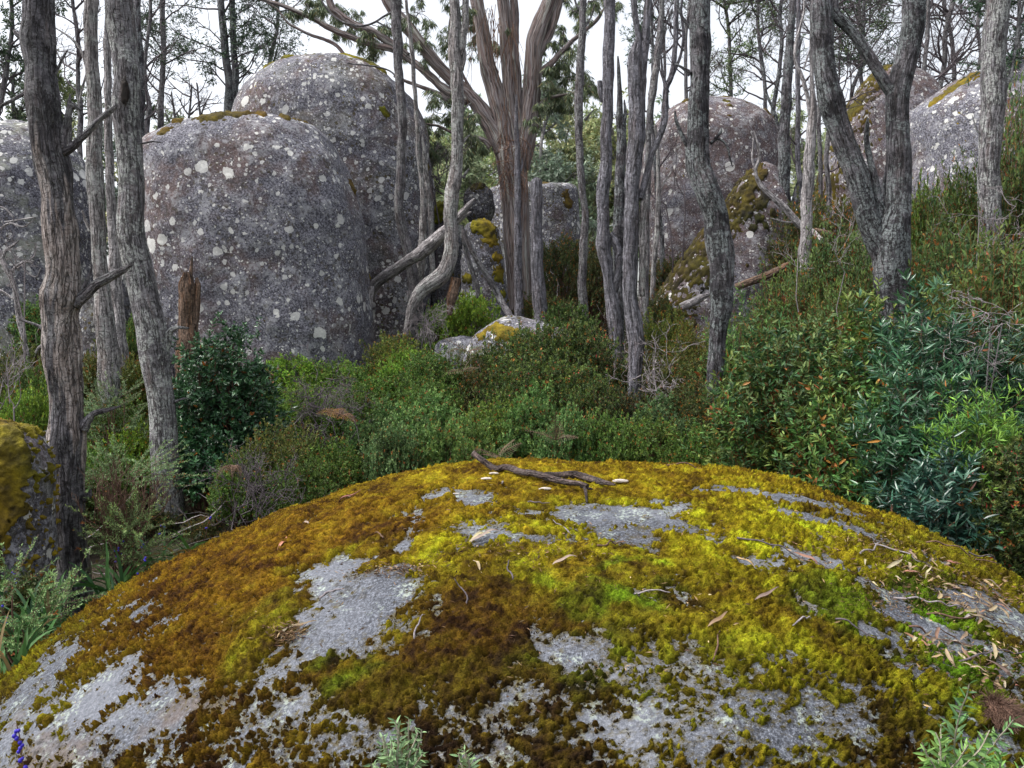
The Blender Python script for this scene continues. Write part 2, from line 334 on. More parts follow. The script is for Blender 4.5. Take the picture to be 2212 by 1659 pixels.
def m_bark(name, light=(.34, .33, .35), dark=(.07, .065, .07), brown=(.17, .11, .085), lichen=.5, soot=.3, brownf=.4, fib=1., crack=.6, seed=0., lich=(.38, .40, .39), strip=0.):
    k = NT(name); uv = k.map(k.coord('UV'), (1, 1, 1), (seed * 1.7, seed, 0)); c = k.map(k.coord(), (1, 1, 1), (seed, seed * 2.1, 0)); uvw = k.warp(uv, 9, .03)
    f1 = k.noise(k.map(uvw, (55 * fib, 3.2, 1)), 1, 6, .7); f2 = k.noise(k.map(uvw, (17 * fib, 1.4, 1)), 1, 5, .65)
    mid = tuple((a + b) / 2 for a, b in zip(light, dark))
    light, dark = tuple(v * 1.15 for v in light), tuple(v * .6 for v in dark); mid = tuple(a * .42 + b * .58 for a, b in zip(light, dark))
    col = k.ramp(k.mix(.45, f1, k.noise(c, 34, 6, .75)), [(.36, dark), (.49, mid), (.62, light)])
    col = k.mix(k.ramp(f2, [(.5, 0.), (.66, brownf)]), col, k.mix(f1, tuple(v * .5 for v in brown), tuple(v * 1.6 for v in brown)))
    col = k.mix(k.ramp(k.noise(c, 3.4, 7, .68), [(.46, 0.), (.56, soot)]), col, (.022, .021, .026))
    if strip: col = k.mix(k.math('MULTIPLY', k.ramp(k.noise(k.map(uvw, (3.2, .42, 1)), 1, 4, .6), [(.495, 0.), (.515, 1.)]), strip), col, k.ramp(f1, [(.34, (.10, .072, .06)), (.5, (.32, .27, .25)), (.64, (.58, .52, .50))]))
    lm = k.math('MULTIPLY', k.ramp(k.noise(k.warp(c, 8, .08), 5, 6, .7), [(.47, 0.), (.52, 1.)]), k.ramp(k.noise(c, 42, 5, .75), [(.45, 0.), (.52, 1.)]))
    col = k.mix(k.math('MULTIPLY', lm, lichen), col, lich)
    cr = k.noise(k.map(k.warp(uv, 14, .035), (30 * fib, 3.0, 1)), 1, 3, .5); ck = k.ramp(k.math('ABSOLUTE', k.math('SUBTRACT', cr, .5)), [(0.0, 1.), (.035, 0.)])
    hc = k.noise(k.map(k.warp(uv, 20, .02), (9, 38, 1)), 1, 3, .5); hk = k.ramp(k.math('ABSOLUTE', k.math('SUBTRACT', hc, .5)), [(0.0, 1.), (.014, 0.)])
    ck = k.math('MAXIMUM', ck, k.math('MULTIPLY', hk, .6)); col = k.mix(k.math('MULTIPLY', ck, crack), col, (.025, .022, .022))
    n = k.bump(k.math('SUBTRACT', f1, ck), 1., .03); n = k.bump(k.noise(c, 30, 5, .7), .5, .01, n)
    return k.done(col, n, .9)
def m_gum(name, seed=0.):
    k = NT(name); uv = k.map(k.coord('UV'), (1, 1, 1), (seed, seed, 0)); uvw = k.warp(uv, 3, .10)
    a = k.noise(k.map(uvw, (9, .55, 1)), 1, 5, .6); b = k.noise(k.map(uvw, (46, 1.2, 1)), 1, 5, .7)
    col = k.ramp(a, [(.34, (.09, .062, .06)), (.42, (.20, .145, .135)), (.48, (.27, .25, .255)), (.53, (.21, .15, .125)), (.58, (.36, .355, .34)), (.66, (.42, .41, .37)), (.74, (.22, .21, .17))])
    col = k.mix(k.ramp(b, [(.40, .7), (.50, 0.)]), col, (.06, .04, .038))
    col = k.mix(k.ramp(b, [(.56, 0.), (.7, .5)]), col, (.38, .34, .33))
    cr = k.ramp(k.math('ABSOLUTE', k.math('SUBTRACT', k.noise(k.map(uvw, (22, .8, 1)), 1, 3), .5)), [(0., 1.), (.02, 0.)])
    col = k.mix(k.math('MULTIPLY', cr, .7), col, (.04, .025, .02))
    n = k.bump(k.math('SUBTRACT', b, cr), 1., .03)
    return k.done(col, n, .75)
def m_plain(name, a, b, scale=30, rough=.85):
    k = NT(name); c = k.coord(); f = k.noise(c, scale, 4, .65); return k.done(k.ramp(f, [(.3, a), (.7, b)]), k.bump(f, .4, .01), rough)
def m_ground():
    k = NT('forest_floor'); c = k.coord(); f = k.noise(c, 14, 7, .75); g = k.noise(c, 1.2, 4)
    col = k.ramp(f, [(.3, (.012, .010, .007)), (.5, (.045, .034, .022)), (.68, (.11, .085, .055))])
    col = k.mix(k.ramp(g, [(.45, 0.), (.6, .6)]), col, (.03, .045, .015))
    return k.done(col, k.bump(f, .9, .05), .95)
M = dict(granite=m_granite(), moss=m_moss(), tuft=m_tuft(), ground=m_ground(),
    leaf=m_leaf('leaf_matt', .55, .3, .28), gloss=m_leaf('leaf_glossy', .28, .55, .15), gum_leaf=m_leaf('gum_leaf', .5, .3, .25),
    stem=m_plain('brown_stem', (.06, .035, .025), (.17, .10, .07), 60), twig=m_plain('grey_twig', (.13, .11, .115), (.30, .27, .28), 50), darktwig=m_plain('dark_twig', (.045, .038, .042), (.12, .10, .11), 50),
    dry=m_leaf('dry_leaf', .7, .2, .1), berry=m_plain('blue_berry', (.02, .015, .25), (.05, .03, .45), 40, .35), flower=m_plain('red_flower', (.35, .03, .03), (.5, .08, .06), 40),
    gum=m_gum('gum_bark'), ribbon=m_plain('bark_ribbon', (.07, .04, .03), (.22, .13, .09), 40))
B = dict(
    gray=m_bark('weathered_bark', (.30, .28, .30), (.06, .055, .062), soot=.35, lichen=.45),
    dead=m_bark('dead_wood', (.22, .21, .23), (.055, .05, .055), (.14, .09, .07), .22, .6, .3, .8, .75, 2., strip=.9),
    lichen=m_bark('lichened_bark', (.36, .35, .37), (.09, .08, .085), (.16, .105, .09), .85, .25, .45, 1., .8, 3., (.46, .48, .46)),
    pale=m_bark('pale_bark', (.50, .47, .47), (.13, .115, .12), (.24, .16, .12), .55, .12, .35, 1., .75, 4., (.50, .53, .50)),
    blue=m_bark('grey_deadwood', (.34, .33, .38), (.09, .085, .10), (.18, .12, .10), .12, .30, .35, 1., .55, 5.),
    dark=m_bark('dark_bark', (.22, .21, .23), (.035, .033, .04), (.13, .085, .07), .6, .8, .35, .8, .75, 6., (.30, .34, .34)),
    silver=m_bark('silver_deadwood', (.66, .63, .64), (.22, .19, .20), (.22, .16, .13), .05, .1, .3, 1., .6, 7.),
    orange=m_bark('rotten_wood', (.36, .24, .17), (.05, .03, .022), (.30, .13, .05), .05, .3, .8, .9, .7, 8.))
# ------------------------------------------------------------------ ground
xs = np.concatenate([-np.geomspace(900, 14, 24), np.linspace(-13.5, 13.5, 150), np.geomspace(14, 900, 24)])
ys = np.concatenate([np.linspace(-30, -1, 10), np.linspace(0, 24, 150), np.geomspace(25, 1400, 40)])
X, Y = np.meshgrid(xs, ys); Z = ground_z(X, Y)
Pg = np.stack([X, Y, Z], -1); Z = Z + .05 * fbm(Pg * (1, 1, 0), 2.2, 4) * np.clip(1 - Y / 60, 0, 1); Pg[..., 2] = Z
I = np.arange(X.size).reshape(X.shape)
go = mesh('ground', Pg.reshape(-1, 3), np.stack([I[:-1, :-1], I[:-1, 1:], I[1:, 1:], I[1:, :-1]], -1).reshape(-1, 4), M['ground']); tag(go, kind='structure')

# ------------------------------------------------------------------ the mossy boulder in front
EC = np.array([.0514, 4.3713, -2.3433 + CAM_Z]); ER = np.array([2.9591, 2.7901, 1.5722])
def _rot(rz, ry):
    a = np.array([[math.cos(rz), -math.sin(rz), 0], [math.sin(rz), math.cos(rz), 0], [0, 0, 1]])
    return a @ np.array([[math.cos(ry), 0, math.sin(ry)], [0, 1, 0], [-math.sin(ry), 0, math.cos(ry)]])
EM = _rot(-.3076, -.1084)
def rock_hit(x, y):
    "point of the boulder's top under a photo pixel (None when it misses)"
    d = at(x, y, 1.) - (0, 0, CAM_Z); d = d / np.linalg.norm(d); q = (EM.T @ d) / ER; o = (EM.T @ (np.array([0, 0, CAM_Z]) - EC)) / ER
    a, b, c = q @ q, q @ o, o @ o - 1; D = b * b - a * c
    if D <= 0: return None
    return np.array([0, 0, CAM_Z]) + d * ((-b - math.sqrt(D)) / a)
def rock_shape(P):
    "gentle lumps of the bare stone, in metres along the normal"
    return .07 * fbm(P, .8, 3, 5) + .018 * fbm(P, 5, 4, 9)
def rock_normal(P):
    return norm(((P - EC) @ EM / ER ** 2) @ EM.T)
def face_grid(nu, nv, u0, u1, v0, v1):
    u = np.tan(np.linspace(u0, u1, nu)); v = np.tan(np.linspace(v0, v1, nv)); U, V_ = np.meshgrid(u, v)
    D = norm(np.stack([U, V_, np.ones_like(U)], -1)); return (D * ER) @ EM.T + EC
# where moss is missing (measured spots, then held as places on the stone) : x, y, rx, ry, strength
BARE = [(770,1325,105,60,1.5),(700,1265,45,45,1.3),(830,1295,60,30,1.2),(690,1390,70,30,1.1),(640,1445,60,14,.9),(740,1225,60,14,.8),(860,1240,50,14,.8),(560,1480,60,25,.7),
 (1025,1076,38,16,1.4),(950,1064,34,10,1.1),(910,1120,14,22,1.1),(885,1160,16,16,1.),(860,1185,14,12,1.),(1130,1178,110,13,1.2),(1020,1150,60,10,.7),(1060,1165,60,10,.8),
 (1270,1105,110,16,1.3),(1400,1100,70,12,1.),(1330,1130,90,16,1.2),(1440,1130,70,14,1.1),(1370,1160,60,14,1.1),(1400,1185,50,14,.9),(1690,1078,90,9,1.2),(1560,1050,90,7,.9),(1790,1095,80,10,1.1),(1400,1072,50,8,.8),
 (1760,1130,90,10,1.1),(1850,1150,60,12,1.),(1640,1215,80,16,.9),(1800,1230,80,18,1.),(1730,1190,60,10,.8),(1240,1403,42,36,1.4),(1290,1330,20,30,.3),(1440,1300,60,30,.5),
 (1520,1560,190,60,.9),(1620,1480,150,60,.8),(1380,1590,150,50,.8),(1450,1440,80,50,.5),(1720,1600,120,50,.7),(1720,1420,30,16,.8),
 (1990,1345,90,14,1.3),(2110,1315,90,16,1.4),(2180,1340,60,22,1.4),(2060,1385,110,22,1.3),(1900,1370,60,18,1.1),(2150,1420,50,14,.8),(1960,1440,50,20,1.),(1850,1480,90,18,1.),(1990,1540,60,18,.9),(1820,1545,60,30,.9),(2120,1590,70,22,.9),(2080,1250,90,8,1.),(1930,1290,50,10,.9),(2040,1300,40,8,.6),(2180,1275,40,6,.8),
 (330,1520,60,40,1.5),(240,1480,50,30,.8),(330,1600,60,40,.9),(180,1560,80,50,.9),(60,1500,60,25,1.),(120,1420,22,18,1.2),(235,1333,14,10,1.),(60,1590,90,60,.8),(500,1165,45,6,1.3),(435,1182,26,5,1.),(300,1325,18,6,1.),
 (600,1590,90,50,.9),(760,1600,120,50,.8),(470,1600,60,50,.6),(1120,1500,45,30,1.),(1050,1590,120,40,.8),(1000,1540,60,20,.7),(1240,1560,60,30,.7),(650,1528,40,20,1.2),(900,1495,40,16,.6),(1180,1380,14,40,.7),(950,1330,18,22,.8),(930,1380,30,16,.7),(1050,1430,20,20,.6),
 (820,1128,26,4,.8),(680,1085,40,5,.7),(1480,1090,30,8,.8),(1200,1150,20,6,.5)]
THICK = [(850,1300,30,18),(735,1290,25,10),(820,1297,40,8),(1420,1160,30,10),(770,1465,45,22),(1000,1450,60,30),(1780,1254,60,22),(1760,1290,50,20),(1690,1240,60,18),(1750,1390,110,60),(2010,1300,40,14),(1300,1310,70,26),
 (2120,1420,40,16),(2080,1490,40,16),(1560,1225,70,18),(1900,1120,60,10),(2000,1150,60,12),(1600,1130,70,14),(600,1370,70,60),(1180,1290,110,60),(1020,1400,110,70),(560,1640,30,30),(620,1560,24,24),(850,1640,30,30),(1990,1580,40,24),(1850,1640,50,24)]
PAINT = [  # x, y, rx, ry, r, g, b, weight : natural colour of the moss there (golden, rust, green, brown)
 (1300,1020,420,30,.40,.27,.010,1.2),(900,1040,300,25,.34,.21,.010,1.),(700,1150,220,50,.30,.155,.008,1.),(560,1190,220,60,.27,.14,.006,1.1),(420,1280,200,90,.23,.11,.006,1.2),(470,1400,180,80,.17,.07,.006,1.1),(300,1300,150,60,.28,.13,.006,1.),
 (850,1140,120,30,.22,.10,.007,.8),(900,1210,150,40,.40,.30,.010,1.),(1050,1240,160,40,.36,.28,.010,1.),(1050,1350,150,60,.15,.075,.006,1.4),(1150,1300,120,40,.24,.15,.008,.8),(950,1100,120,25,.36,.23,.009,.8),
 (1550,1110,150,40,.46,.37,.012,1.3),(1700,1160,160,40,.44,.37,.012,1.),(1650,1050,150,20,.40,.29,.010,1.),(1560,1170,120,30,.46,.38,.012,1.2),(1150,1140,160,25,.42,.34,.012,1.),(1200,1210,130,25,.42,.34,.012,1.),
 (1140,1240,60,22,.20,.27,.010,1.2),(1325,1231,50,12,.21,.32,.012,2.),(1235,1300,50,22,.15,.22,.010,1.3),(1310,1315,60,26,.15,.23,.010,1.3),(1280,1460,80,36,.10,.13,.008,1.8),(1785,1254,60,18,.18,.26,.012,1.4),(1785,1300,70,22,.17,.24,.012,1.4),(2013,1263,60,12,.22,.32,.012,2.),(2005,1300,60,16,.16,.30,.01,2.),
 (2119,1421,60,22,.14,.28,.012,2.2),(2031,1445,50,20,.14,.27,.01,2.),(2087,1491,50,20,.13,.24,.01,2.),(2060,1330,60,20,.15,.22,.01,1.2),(580,1370,60,50,.24,.24,.010,1.8),(690,1225,60,14,.38,.36,.012,1.5),(760,1465,60,26,.12,.18,.008,2.),(600,1330,40,30,.26,.24,.01,1.),
 (1750,1400,130,70,.33,.27,.010,1.5),(1650,1330,120,30,.28,.19,.008,1.2),(1840,1430,90,40,.30,.26,.010,1.2),(1480,1240,90,20,.34,.26,.01,1.),(1700,1300,60,20,.18,.10,.006,.8),(1420,1185,40,12,.16,.08,.006,1.2),(1540,1500,200,60,.19,.16,.008,1.3),(1700,1560,160,60,.22,.18,.008,1.1),
 (950,1480,200,50,.13,.085,.006,1.2),(700,1500,150,50,.13,.09,.006,1.),(450,1560,200,60,.11,.055,.005,1.2),(1200,1560,200,60,.11,.065,.006,1.1),(1050,1620,200,50,.10,.06,.005,1.),(150,1420,120,60,.20,.15,.008,1.),(40,1500,80,50,.24,.20,.008,1.),(200,1600,150,60,.10,.07,.005,1.),(1850,1630,100,40,.12,.06,.005,1.3),(2000,1600,80,40,.14,.11,.006,1.),(2150,1550,80,50,.15,.14,.007,1.),(1950,1200,120,25,.32,.26,.01,1.),(2100,1230,120,25,.27,.22,.01,1.)]
def spots(lst, P, warp):
    "weights of measured spots at world points P; every spot is an ellipse on the stone in plan"
    out = []
    for s in lst:
        c = rock_hit(s[0], s[1])
        if c is None: c = rock_hit(s[0], s[1] + 14)
        if c is None: out.append(None); continue
        dist = np.linalg.norm(c - (0, 0, CAM_Z)); rx = s[2] / FPX * dist
        a, b = rock_hit(s[0], s[1] - s[3]), rock_hit(s[0], s[1] + s[3])
        if a is None: a = c + (c - b if b is not None else 0)
        ry = max(np.linalg.norm(a - b) / 2, .02)
        vdir = norm((a - b)[:2]) if np.linalg.norm((a - b)[:2]) > 1e-4 else np.array([0., 1.])
        q = P[:, :2] - c[:2]; along = q @ vdir; dz = P[:, 2] - c[2]; across = q @ np.array([vdir[1], -vdir[0]])
        al = np.sign(along) * np.sqrt(along ** 2 + dz ** 2)
        out.append(((across / rx) ** 2 + (al / ry) ** 2) + 0 * warp)
    return out
def moss_mask(P):
    Wp = P + .10 * np.stack([fbm(P, 5, 3, 11), fbm(P, 5, 3, 23), 0 * P[:, 0]], 1) + .035 * np.stack([fbm(P, 18, 2, 31), fbm(P, 18, 2, 43), 0 * P[:, 0]], 1)
    low = sstep(.98, .62, P[:, 2])               # further down the near face the cover thins out
    hf = .75 * fbm(P, 4.5, 3, 61) + .75 * fbm(P, 13, 3, 71) + 1.0 * fbm(P, 32, 3, 77) + .9 * fbm(P, 80, 2, 87)
    m = .47 - .27 * low - .2 * sstep(-1.2, -2.1, P[:, 0]) * low + .3 * fbm(P, 1.7, 3, 3) + hf * (.78 + .6 * low + .5 * sstep(.2, 1.4, P[:, 0]))
    m -= .10 * sstep(.2, 1.4, P[:, 0])
    for s, d2 in zip(BARE, spots(BARE, Wp, 0)):
        if d2 is not None: m -= 1.05 * s[4] * (.6 if s[1] > 1440 and s[0] > 420 else 1) * np.exp(-d2 ** 1.3 * .55)
    for s, d2 in zip(THICK, spots(THICK, Wp, 0)):
        if d2 is not None: m += .55 * np.exp(-d2 * .8)
    for sc, k_, o_ in ((11., .42, 5), (23., .42, 9)):       # stray round cushions on the bare stone
        dot = k_ * (.55 + 1.3 * fbm(P, 3, 2, o_)) - worley(P + .02 * np.stack([fbm(P, 30, 2, 1), fbm(P, 30, 2, 5), 0 * P[:, 0]], 1), sc, o_) * 1.25 + .25 * hf
        m = np.maximum(m, np.minimum(dot * 1.6, .5) - .5 * (1 - sstep(-.9, -.2, m)))
    return m
def moss_colour(P):
    c = np.zeros((len(P), 3)) ; wt = np.full(len(P), .06); c += np.array([.26, .19, .009]) * .06
    Wp = P + .34 * np.stack([fbm(P, 4, 4, 91), fbm(P, 4, 4, 83), 0 * P[:, 0]], 1)
    for s, d2 in zip(PAINT, spots(PAINT, Wp, 0)):
        if d2 is None: continue
        g = s[7] * np.exp(-d2 * .9); wt += g; c += g[:, None] * np.array(s[4:7])
    c = c / wt[:, None]
    n = fbm(P, 3.2, 4, 55)[:, None]; n2 = fbm(P, 11, 3, 66)[:, None]; n3 = fbm(P, 45, 2, 14)[:, None]
    c = c * np.clip(1 + .9 * n + 1.3 * n2 + .9 * n3, .28, 2) ; c[:, 0:1] *= 1 - .35 * n2; c[:, 1:2] *= 1 + .28 * n + .2 * n3
    rust = sstep(.05, .5, fbm(P, 6, 4, 101))[:, None]; c = c * (1 - .4 * rust) + c.mean(1, keepdims=True) * np.array([1.45, .62, .06]) * .4 * rust
    return np.clip(c * np.array([.50, .52, .6]), .004, .6)
G = face_grid(1000, 820, R(-76), R(76), R(-78), R(50)); sh = G.shape[:2]; P0 = G.reshape(-1, 3); N0 = rock_normal(P0)
Pr = P0 + N0 * rock_shape(P0)[:, None]
I = np.arange(len(P0)).reshape(sh); Q0 = np.stack([I[:-1, :-1], I[:-1, 1:], I[1:, 1:], I[1:, :-1]], -1).reshape(-1, 4)
keep = (Pr[Q0[:, 0], 2] > -.35)
base = np.array([.05, 4.37, -.2])
def compact(Q, *arrs):
    u, inv = np.unique(Q, return_inverse=True); return inv.reshape(Q.shape), [a[u] for a in arrs]
boulder = None
mk = moss_mask(Pr); _film = np.clip(sstep(-.75, .1, mk), 0, 1)[:, None] * np.ones(3)
_q, (_v, _c) = compact(Q0[keep], Pr, _film)
boulder = mesh('boulder', _v, _q, M['granite'], loc=base, col=_c)
tag(boulder, 'huge low grey granite dome in front, blanketed in golden and rusty moss', 'boulder')
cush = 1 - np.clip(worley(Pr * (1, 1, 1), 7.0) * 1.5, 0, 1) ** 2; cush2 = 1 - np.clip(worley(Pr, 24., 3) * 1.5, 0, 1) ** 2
hgt = sstep(.0, .55, mk) * .008 + sstep(-.02, .3, mk) * (.004 + .011 * cush + .007 * cush2) + sstep(.7, 1.4, mk) * .02
hgt = hgt + .0035 * fbm(Pr, 60, 2) * (mk > 0) - .006 * sstep(.03, -.05, mk)
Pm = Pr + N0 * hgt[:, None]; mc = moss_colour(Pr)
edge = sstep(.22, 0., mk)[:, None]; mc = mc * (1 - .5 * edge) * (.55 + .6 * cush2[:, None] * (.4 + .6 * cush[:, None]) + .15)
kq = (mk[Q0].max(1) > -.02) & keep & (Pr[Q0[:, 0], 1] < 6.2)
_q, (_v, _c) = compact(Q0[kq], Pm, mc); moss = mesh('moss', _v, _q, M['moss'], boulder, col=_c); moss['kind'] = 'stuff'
# moss shoots: short leafy points standing out of the cushions
rng = np.random.default_rng(3)
kt = (mk[Q0].min(1) > -.03) & keep & (Pr[Q0[:, 0], 1] < 5.2); qa = Q0[kt]
ar = np.linalg.norm(np.cross(Pm[qa[:, 1]] - Pm[qa[:, 0]], Pm[qa[:, 3]] - Pm[qa[:, 0]]), axis=1)
dd = np.linalg.norm(Pm[qa[:, 0]] - (0, 0, CAM_Z), axis=1); wgt = ar / dd ** 1.2; vis = np.abs(Pm[qa[:, 0], 0]) < (Pm[qa[:, 0], 1] * .64 + .1); wgt = wgt * vis
NT_ = 430000; pick = rng.choice(len(qa), NT_, p=wgt / wgt.sum()); q = qa[pick]; a, b = rng.random((2, NT_, 1))
p = (Pm[q[:, 0]] * (1-a) + Pm[q[:, 1]] * a) * (1-b) + (Pm[q[:, 3]] * (1-a) + Pm[q[:, 2]] * a) * b
d = norm(N0[q[:, 0]] * .8 + np.array([0, 0, .35]) + rng.normal(0, .42, (NT_, 3))); sc_ = (dd[pick] / 3.2)[:, None] ** .6
s = norm(np.cross(d, rng.normal(size=(NT_, 3)))); ln = rng.uniform(.003, .0065, (NT_, 1)) * sc_; wd = rng.uniform(.0009, .0018, (NT_, 1)) * sc_
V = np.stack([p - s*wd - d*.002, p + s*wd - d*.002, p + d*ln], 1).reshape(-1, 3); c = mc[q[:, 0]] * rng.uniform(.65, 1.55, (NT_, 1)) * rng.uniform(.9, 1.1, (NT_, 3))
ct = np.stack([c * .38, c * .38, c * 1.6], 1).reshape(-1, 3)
# thin films: single shoots standing on nearly bare stone round the cushions
mq = mk[Q0].mean(1); kt = (mq < .02) & (mq > -.75) & keep & (Pr[Q0[:, 0], 1] < 5.2) & (np.abs(Pr[Q0[:, 0], 0]) < Pr[Q0[:, 0], 1] * .64 + .1); qa = Q0[kt]
dd = np.linalg.norm(Pr[qa[:, 0]] - (0, 0, CAM_Z), axis=1); wg = np.exp(mq[kt] * 5.5) * (fbm(Pr[qa[:, 0]], 55, 2, 3) > .02) / dd; n2_ = 90000; pk = rng.choice(len(qa), n2_, p=wg / wg.sum()); q = qa[pk]; a, b = rng.random((2, n2_, 1))
p = (Pr[q[:, 0]] * (1-a) + Pr[q[:, 1]] * a) * (1-b) + (Pr[q[:, 3]] * (1-a) + Pr[q[:, 2]] * a) * b; d = norm(N0[q[:, 0]] * .6 + rng.normal(0, .6, (n2_, 3))); s = norm(np.cross(d, rng.normal(size=(n2_, 3))))
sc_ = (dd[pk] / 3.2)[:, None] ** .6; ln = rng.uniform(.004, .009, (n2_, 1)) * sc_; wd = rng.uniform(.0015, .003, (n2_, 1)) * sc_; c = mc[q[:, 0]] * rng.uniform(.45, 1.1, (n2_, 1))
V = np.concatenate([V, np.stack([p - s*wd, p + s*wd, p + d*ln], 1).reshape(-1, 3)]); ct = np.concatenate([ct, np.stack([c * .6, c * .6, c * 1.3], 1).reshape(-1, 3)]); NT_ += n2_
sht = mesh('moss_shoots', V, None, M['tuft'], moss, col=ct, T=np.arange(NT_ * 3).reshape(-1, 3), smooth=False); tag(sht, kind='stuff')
def rock_surface(x, y, lift=.02):
    p = rock_hit(x, y)
    if p is None: return None
    n = rock_normal(p[None])[0]; i = np.argmin(((Pm[::7] - p) ** 2).sum(1)) * 7
    return Pm[i] + (p - P0[i]) + n * lift

# ------------------------------------------------------------------ boulders built from their measured outlines
MB = dict(pale2=m_boulder('streaked_stone', .15, .7, .9, .3, 9., 1.1, .95), grey=m_boulder('lichened_stone', .45, .8, .45, seed=1), tall=m_boulder('lichened_stone_tall', .42, .8, .75, .15, 2., 1.1), pale=m_boulder('pale_stone', .2, .8, .35, .5, 3., 1.2, 1.25),
    brown=m_boulder('brown_stone', .95, .8, .3, 0., 4., 1., 1.), far=m_boulder('white_spotted_stone', .15, .95, .45, .5, 5., 1.25, .9), darkr=m_boulder('dark_stone', .1, .55, 1., .3, 6., 1.2, .55))
m_cush = NT('cushion_moss'); _c = m_cush.coord(); M['cush'] = m_cush.done(m_cush.mix(m_cush.noise(_c, 30, 5, .7), m_cush.mix(1., m_cush.attr(), (.35, .3, .3), 'MULTIPLY'), m_cush.mix(1., m_cush.attr(), (1.7, 1.7, 1.5), 'MULTIPLY')), m_cush.bump(m_cush.noise(_c, 60, 4, .7), 1., .02), .95)
ROCKS = {}
def rock(name, label, prof, Y, yr, mat, seed=1, moss=(), mosscol=(.17, .12, .008), top=.0, side=None, frag=1., n_=2.5, cat='boulder', rows=150, cols=230, lump=1.):
    "prof: (py, x_left, x_right); moss: (px, py, r_px); top: how far moss covers the crown"
    pr = np.array(prof, float); ztop = at(1000, pr[0, 0], Y)[2]; zs = np.array([at(1000, v, Y)[2] for v in pr[:, 0]])
    xl = np.array([at(a, v, Y)[0] for v, a in zip(pr[:, 0], pr[:, 1])]); xr = np.array([at(b, v, Y)[0] for v, b in zip(pr[:, 0], pr[:, 2])])
    cx, hw = (xl + xr) / 2, (xr - xl) / 2
    zb = ground_z(cx[-1], Y) - .4; H = max(ztop - zb, .2)
    zs = np.append(zs, min(zb, zs[-1] - .05)); cx = np.append(cx, cx[-1]); hw = np.append(hw, hw[-1] * .97)
    e = .012 * H; H = ztop - zs[-1]
    s_k = np.arccos(np.clip(1 - (ztop - zs + e) / (H + e), -1, 1)); s_k = np.concatenate([[0], s_k]); hwk = np.concatenate([[0], hw]); cxk = np.concatenate([[cx[0]], cx])
    s = np.linspace(0, s_k[-1], rows); h = np.interp(s, s_k, hwk); c = np.interp(s, s_k, cxk)
    ker = np.hanning(11); ker /= ker.sum()
    def smooth(a): b = np.concatenate([2*a[0] - a[5:0:-1], a, 2*a[-1] - a[-2:-7:-1]]); return np.convolve(b, ker, 'valid')
    h2 = np.maximum(smooth(h), 0); h2[0] = 0; c = smooth(c); z = ztop + e - (H + e) * (1 - np.cos(s))
    th = np.linspace(0, 2 * np.pi, cols + 1)[:-1]; TH, S = np.meshgrid(th, s); hm = hw.max()
    dep = yr * hm * (h2 / hm) ** .85
    ex = 2 / n_; ct, st = np.cos(TH), np.sin(TH); kx = np.sign(ct) * np.abs(ct) ** ex; ky = np.sign(st) * np.abs(st) ** ex
    Pk = np.stack([c[:, None] + h2[:, None] * kx, Y + dep[:, None] * ky, z[:, None] + 0 * kx], -1)
    N = np.cross(np.gradient(Pk, axis=0), np.roll(Pk, -1, 1) - np.roll(Pk, 1, 1)); N = norm(N); ctr = np.array([cx.mean(), Y, zs.mean()])
    N *= np.sign(((Pk - ctr) * N).sum(-1).mean()); N[0] = (0, 0, 1)
    q = Pk * (1, 1, 1) + seed * 5.3
    Pk = Pk + N * ((.085 * hm * fbm(q, 1.0 / hm * 1.2, 3) + .016 * hm ** .5 * fbm(q, 6, 4)) * lump)[..., None]; Pk[0] = Pk[0].mean(0)
    I = np.arange(rows * cols).reshape(rows, cols); J = np.roll(I, -1, 1); Q = np.stack([I[:-1], J[:-1], J[1:], I[1:]], -1).reshape(-1, 4)
    loc = np.array([cx[-1], Y, ground_z(cx[-1], Y)]); o = mesh(name, Pk.reshape(-1, 3), Q, MB[mat], loc=loc); tag(o, label, cat)
    Pf, Nf = Pk.reshape(-1, 3), N.reshape(-1, 3)
    m = -.62 + .5 * fbm(Pf, 2.6, 4, seed) + frag * (.75 * fbm(Pf, 9, 3, seed + 9) + .7 * fbm(Pf, 26, 3, seed + 19))
    if top: m += top * sstep(.55, 1., Nf[:, 2]) * 1.1
    if side is not None:
        sv, amt = side; m += amt * sstep(.25, .8, Nf @ norm(np.array(sv, float)))
    for (mx, my, mr) in moss:
        j = np.argmin(((Pf - at(mx, my, Y)) ** 2)[:, [0, 2]].sum(1) / 1. + 3 * (Pf[:, 1] > Y + .05))
        rr = sz(mr, Y); m += 1.25 * np.exp(-((Pf - Pf[j]) ** 2).sum(1) / rr ** 2) * (1 + .6 * fbm(Pf, 10 / max(rr * 8, .5), 3))
    if top or side is not None or len(moss):
        hh = sstep(0, .3, m) * (.024 + .03 * fbm(Pf, 14, 3)) - .012 * sstep(.02, -.05, m); Pz = Pf + Nf * hh[:, None]
        mcol = np.array(mosscol) * .46 * np.clip(1 + 1.1 * fbm(Pf, 4, 3, 4) + 1.1 * fbm(Pf, 16, 3), .25, 2.2)[:, None]; mcol[:, 0] *= 1 + .35 * fbm(Pf, 2, 2, 70)
        kq = m[Q].max(1) > 0
        if kq.sum() > 5: _q, (_v, _c) = compact(Q[kq], Pz, np.clip(mcol, .01, .6)); mesh('moss', _v, _q, M['cush'], o, col=_c)['kind'] = 'stuff'
    ROCKS[name + str(len(ROCKS))] = (Pf, Nf); return o
rock('boulder', 'grey boulder at the far left with big white lichen discs, behind the bare trunks',
     [(268,10,60),(290,-70,110),(330,-120,150),(400,-150,185),(500,-160,200),(600,-160,205),(700,-160,205),(780,-160,205)], 12.2, .9, 'far', 1)
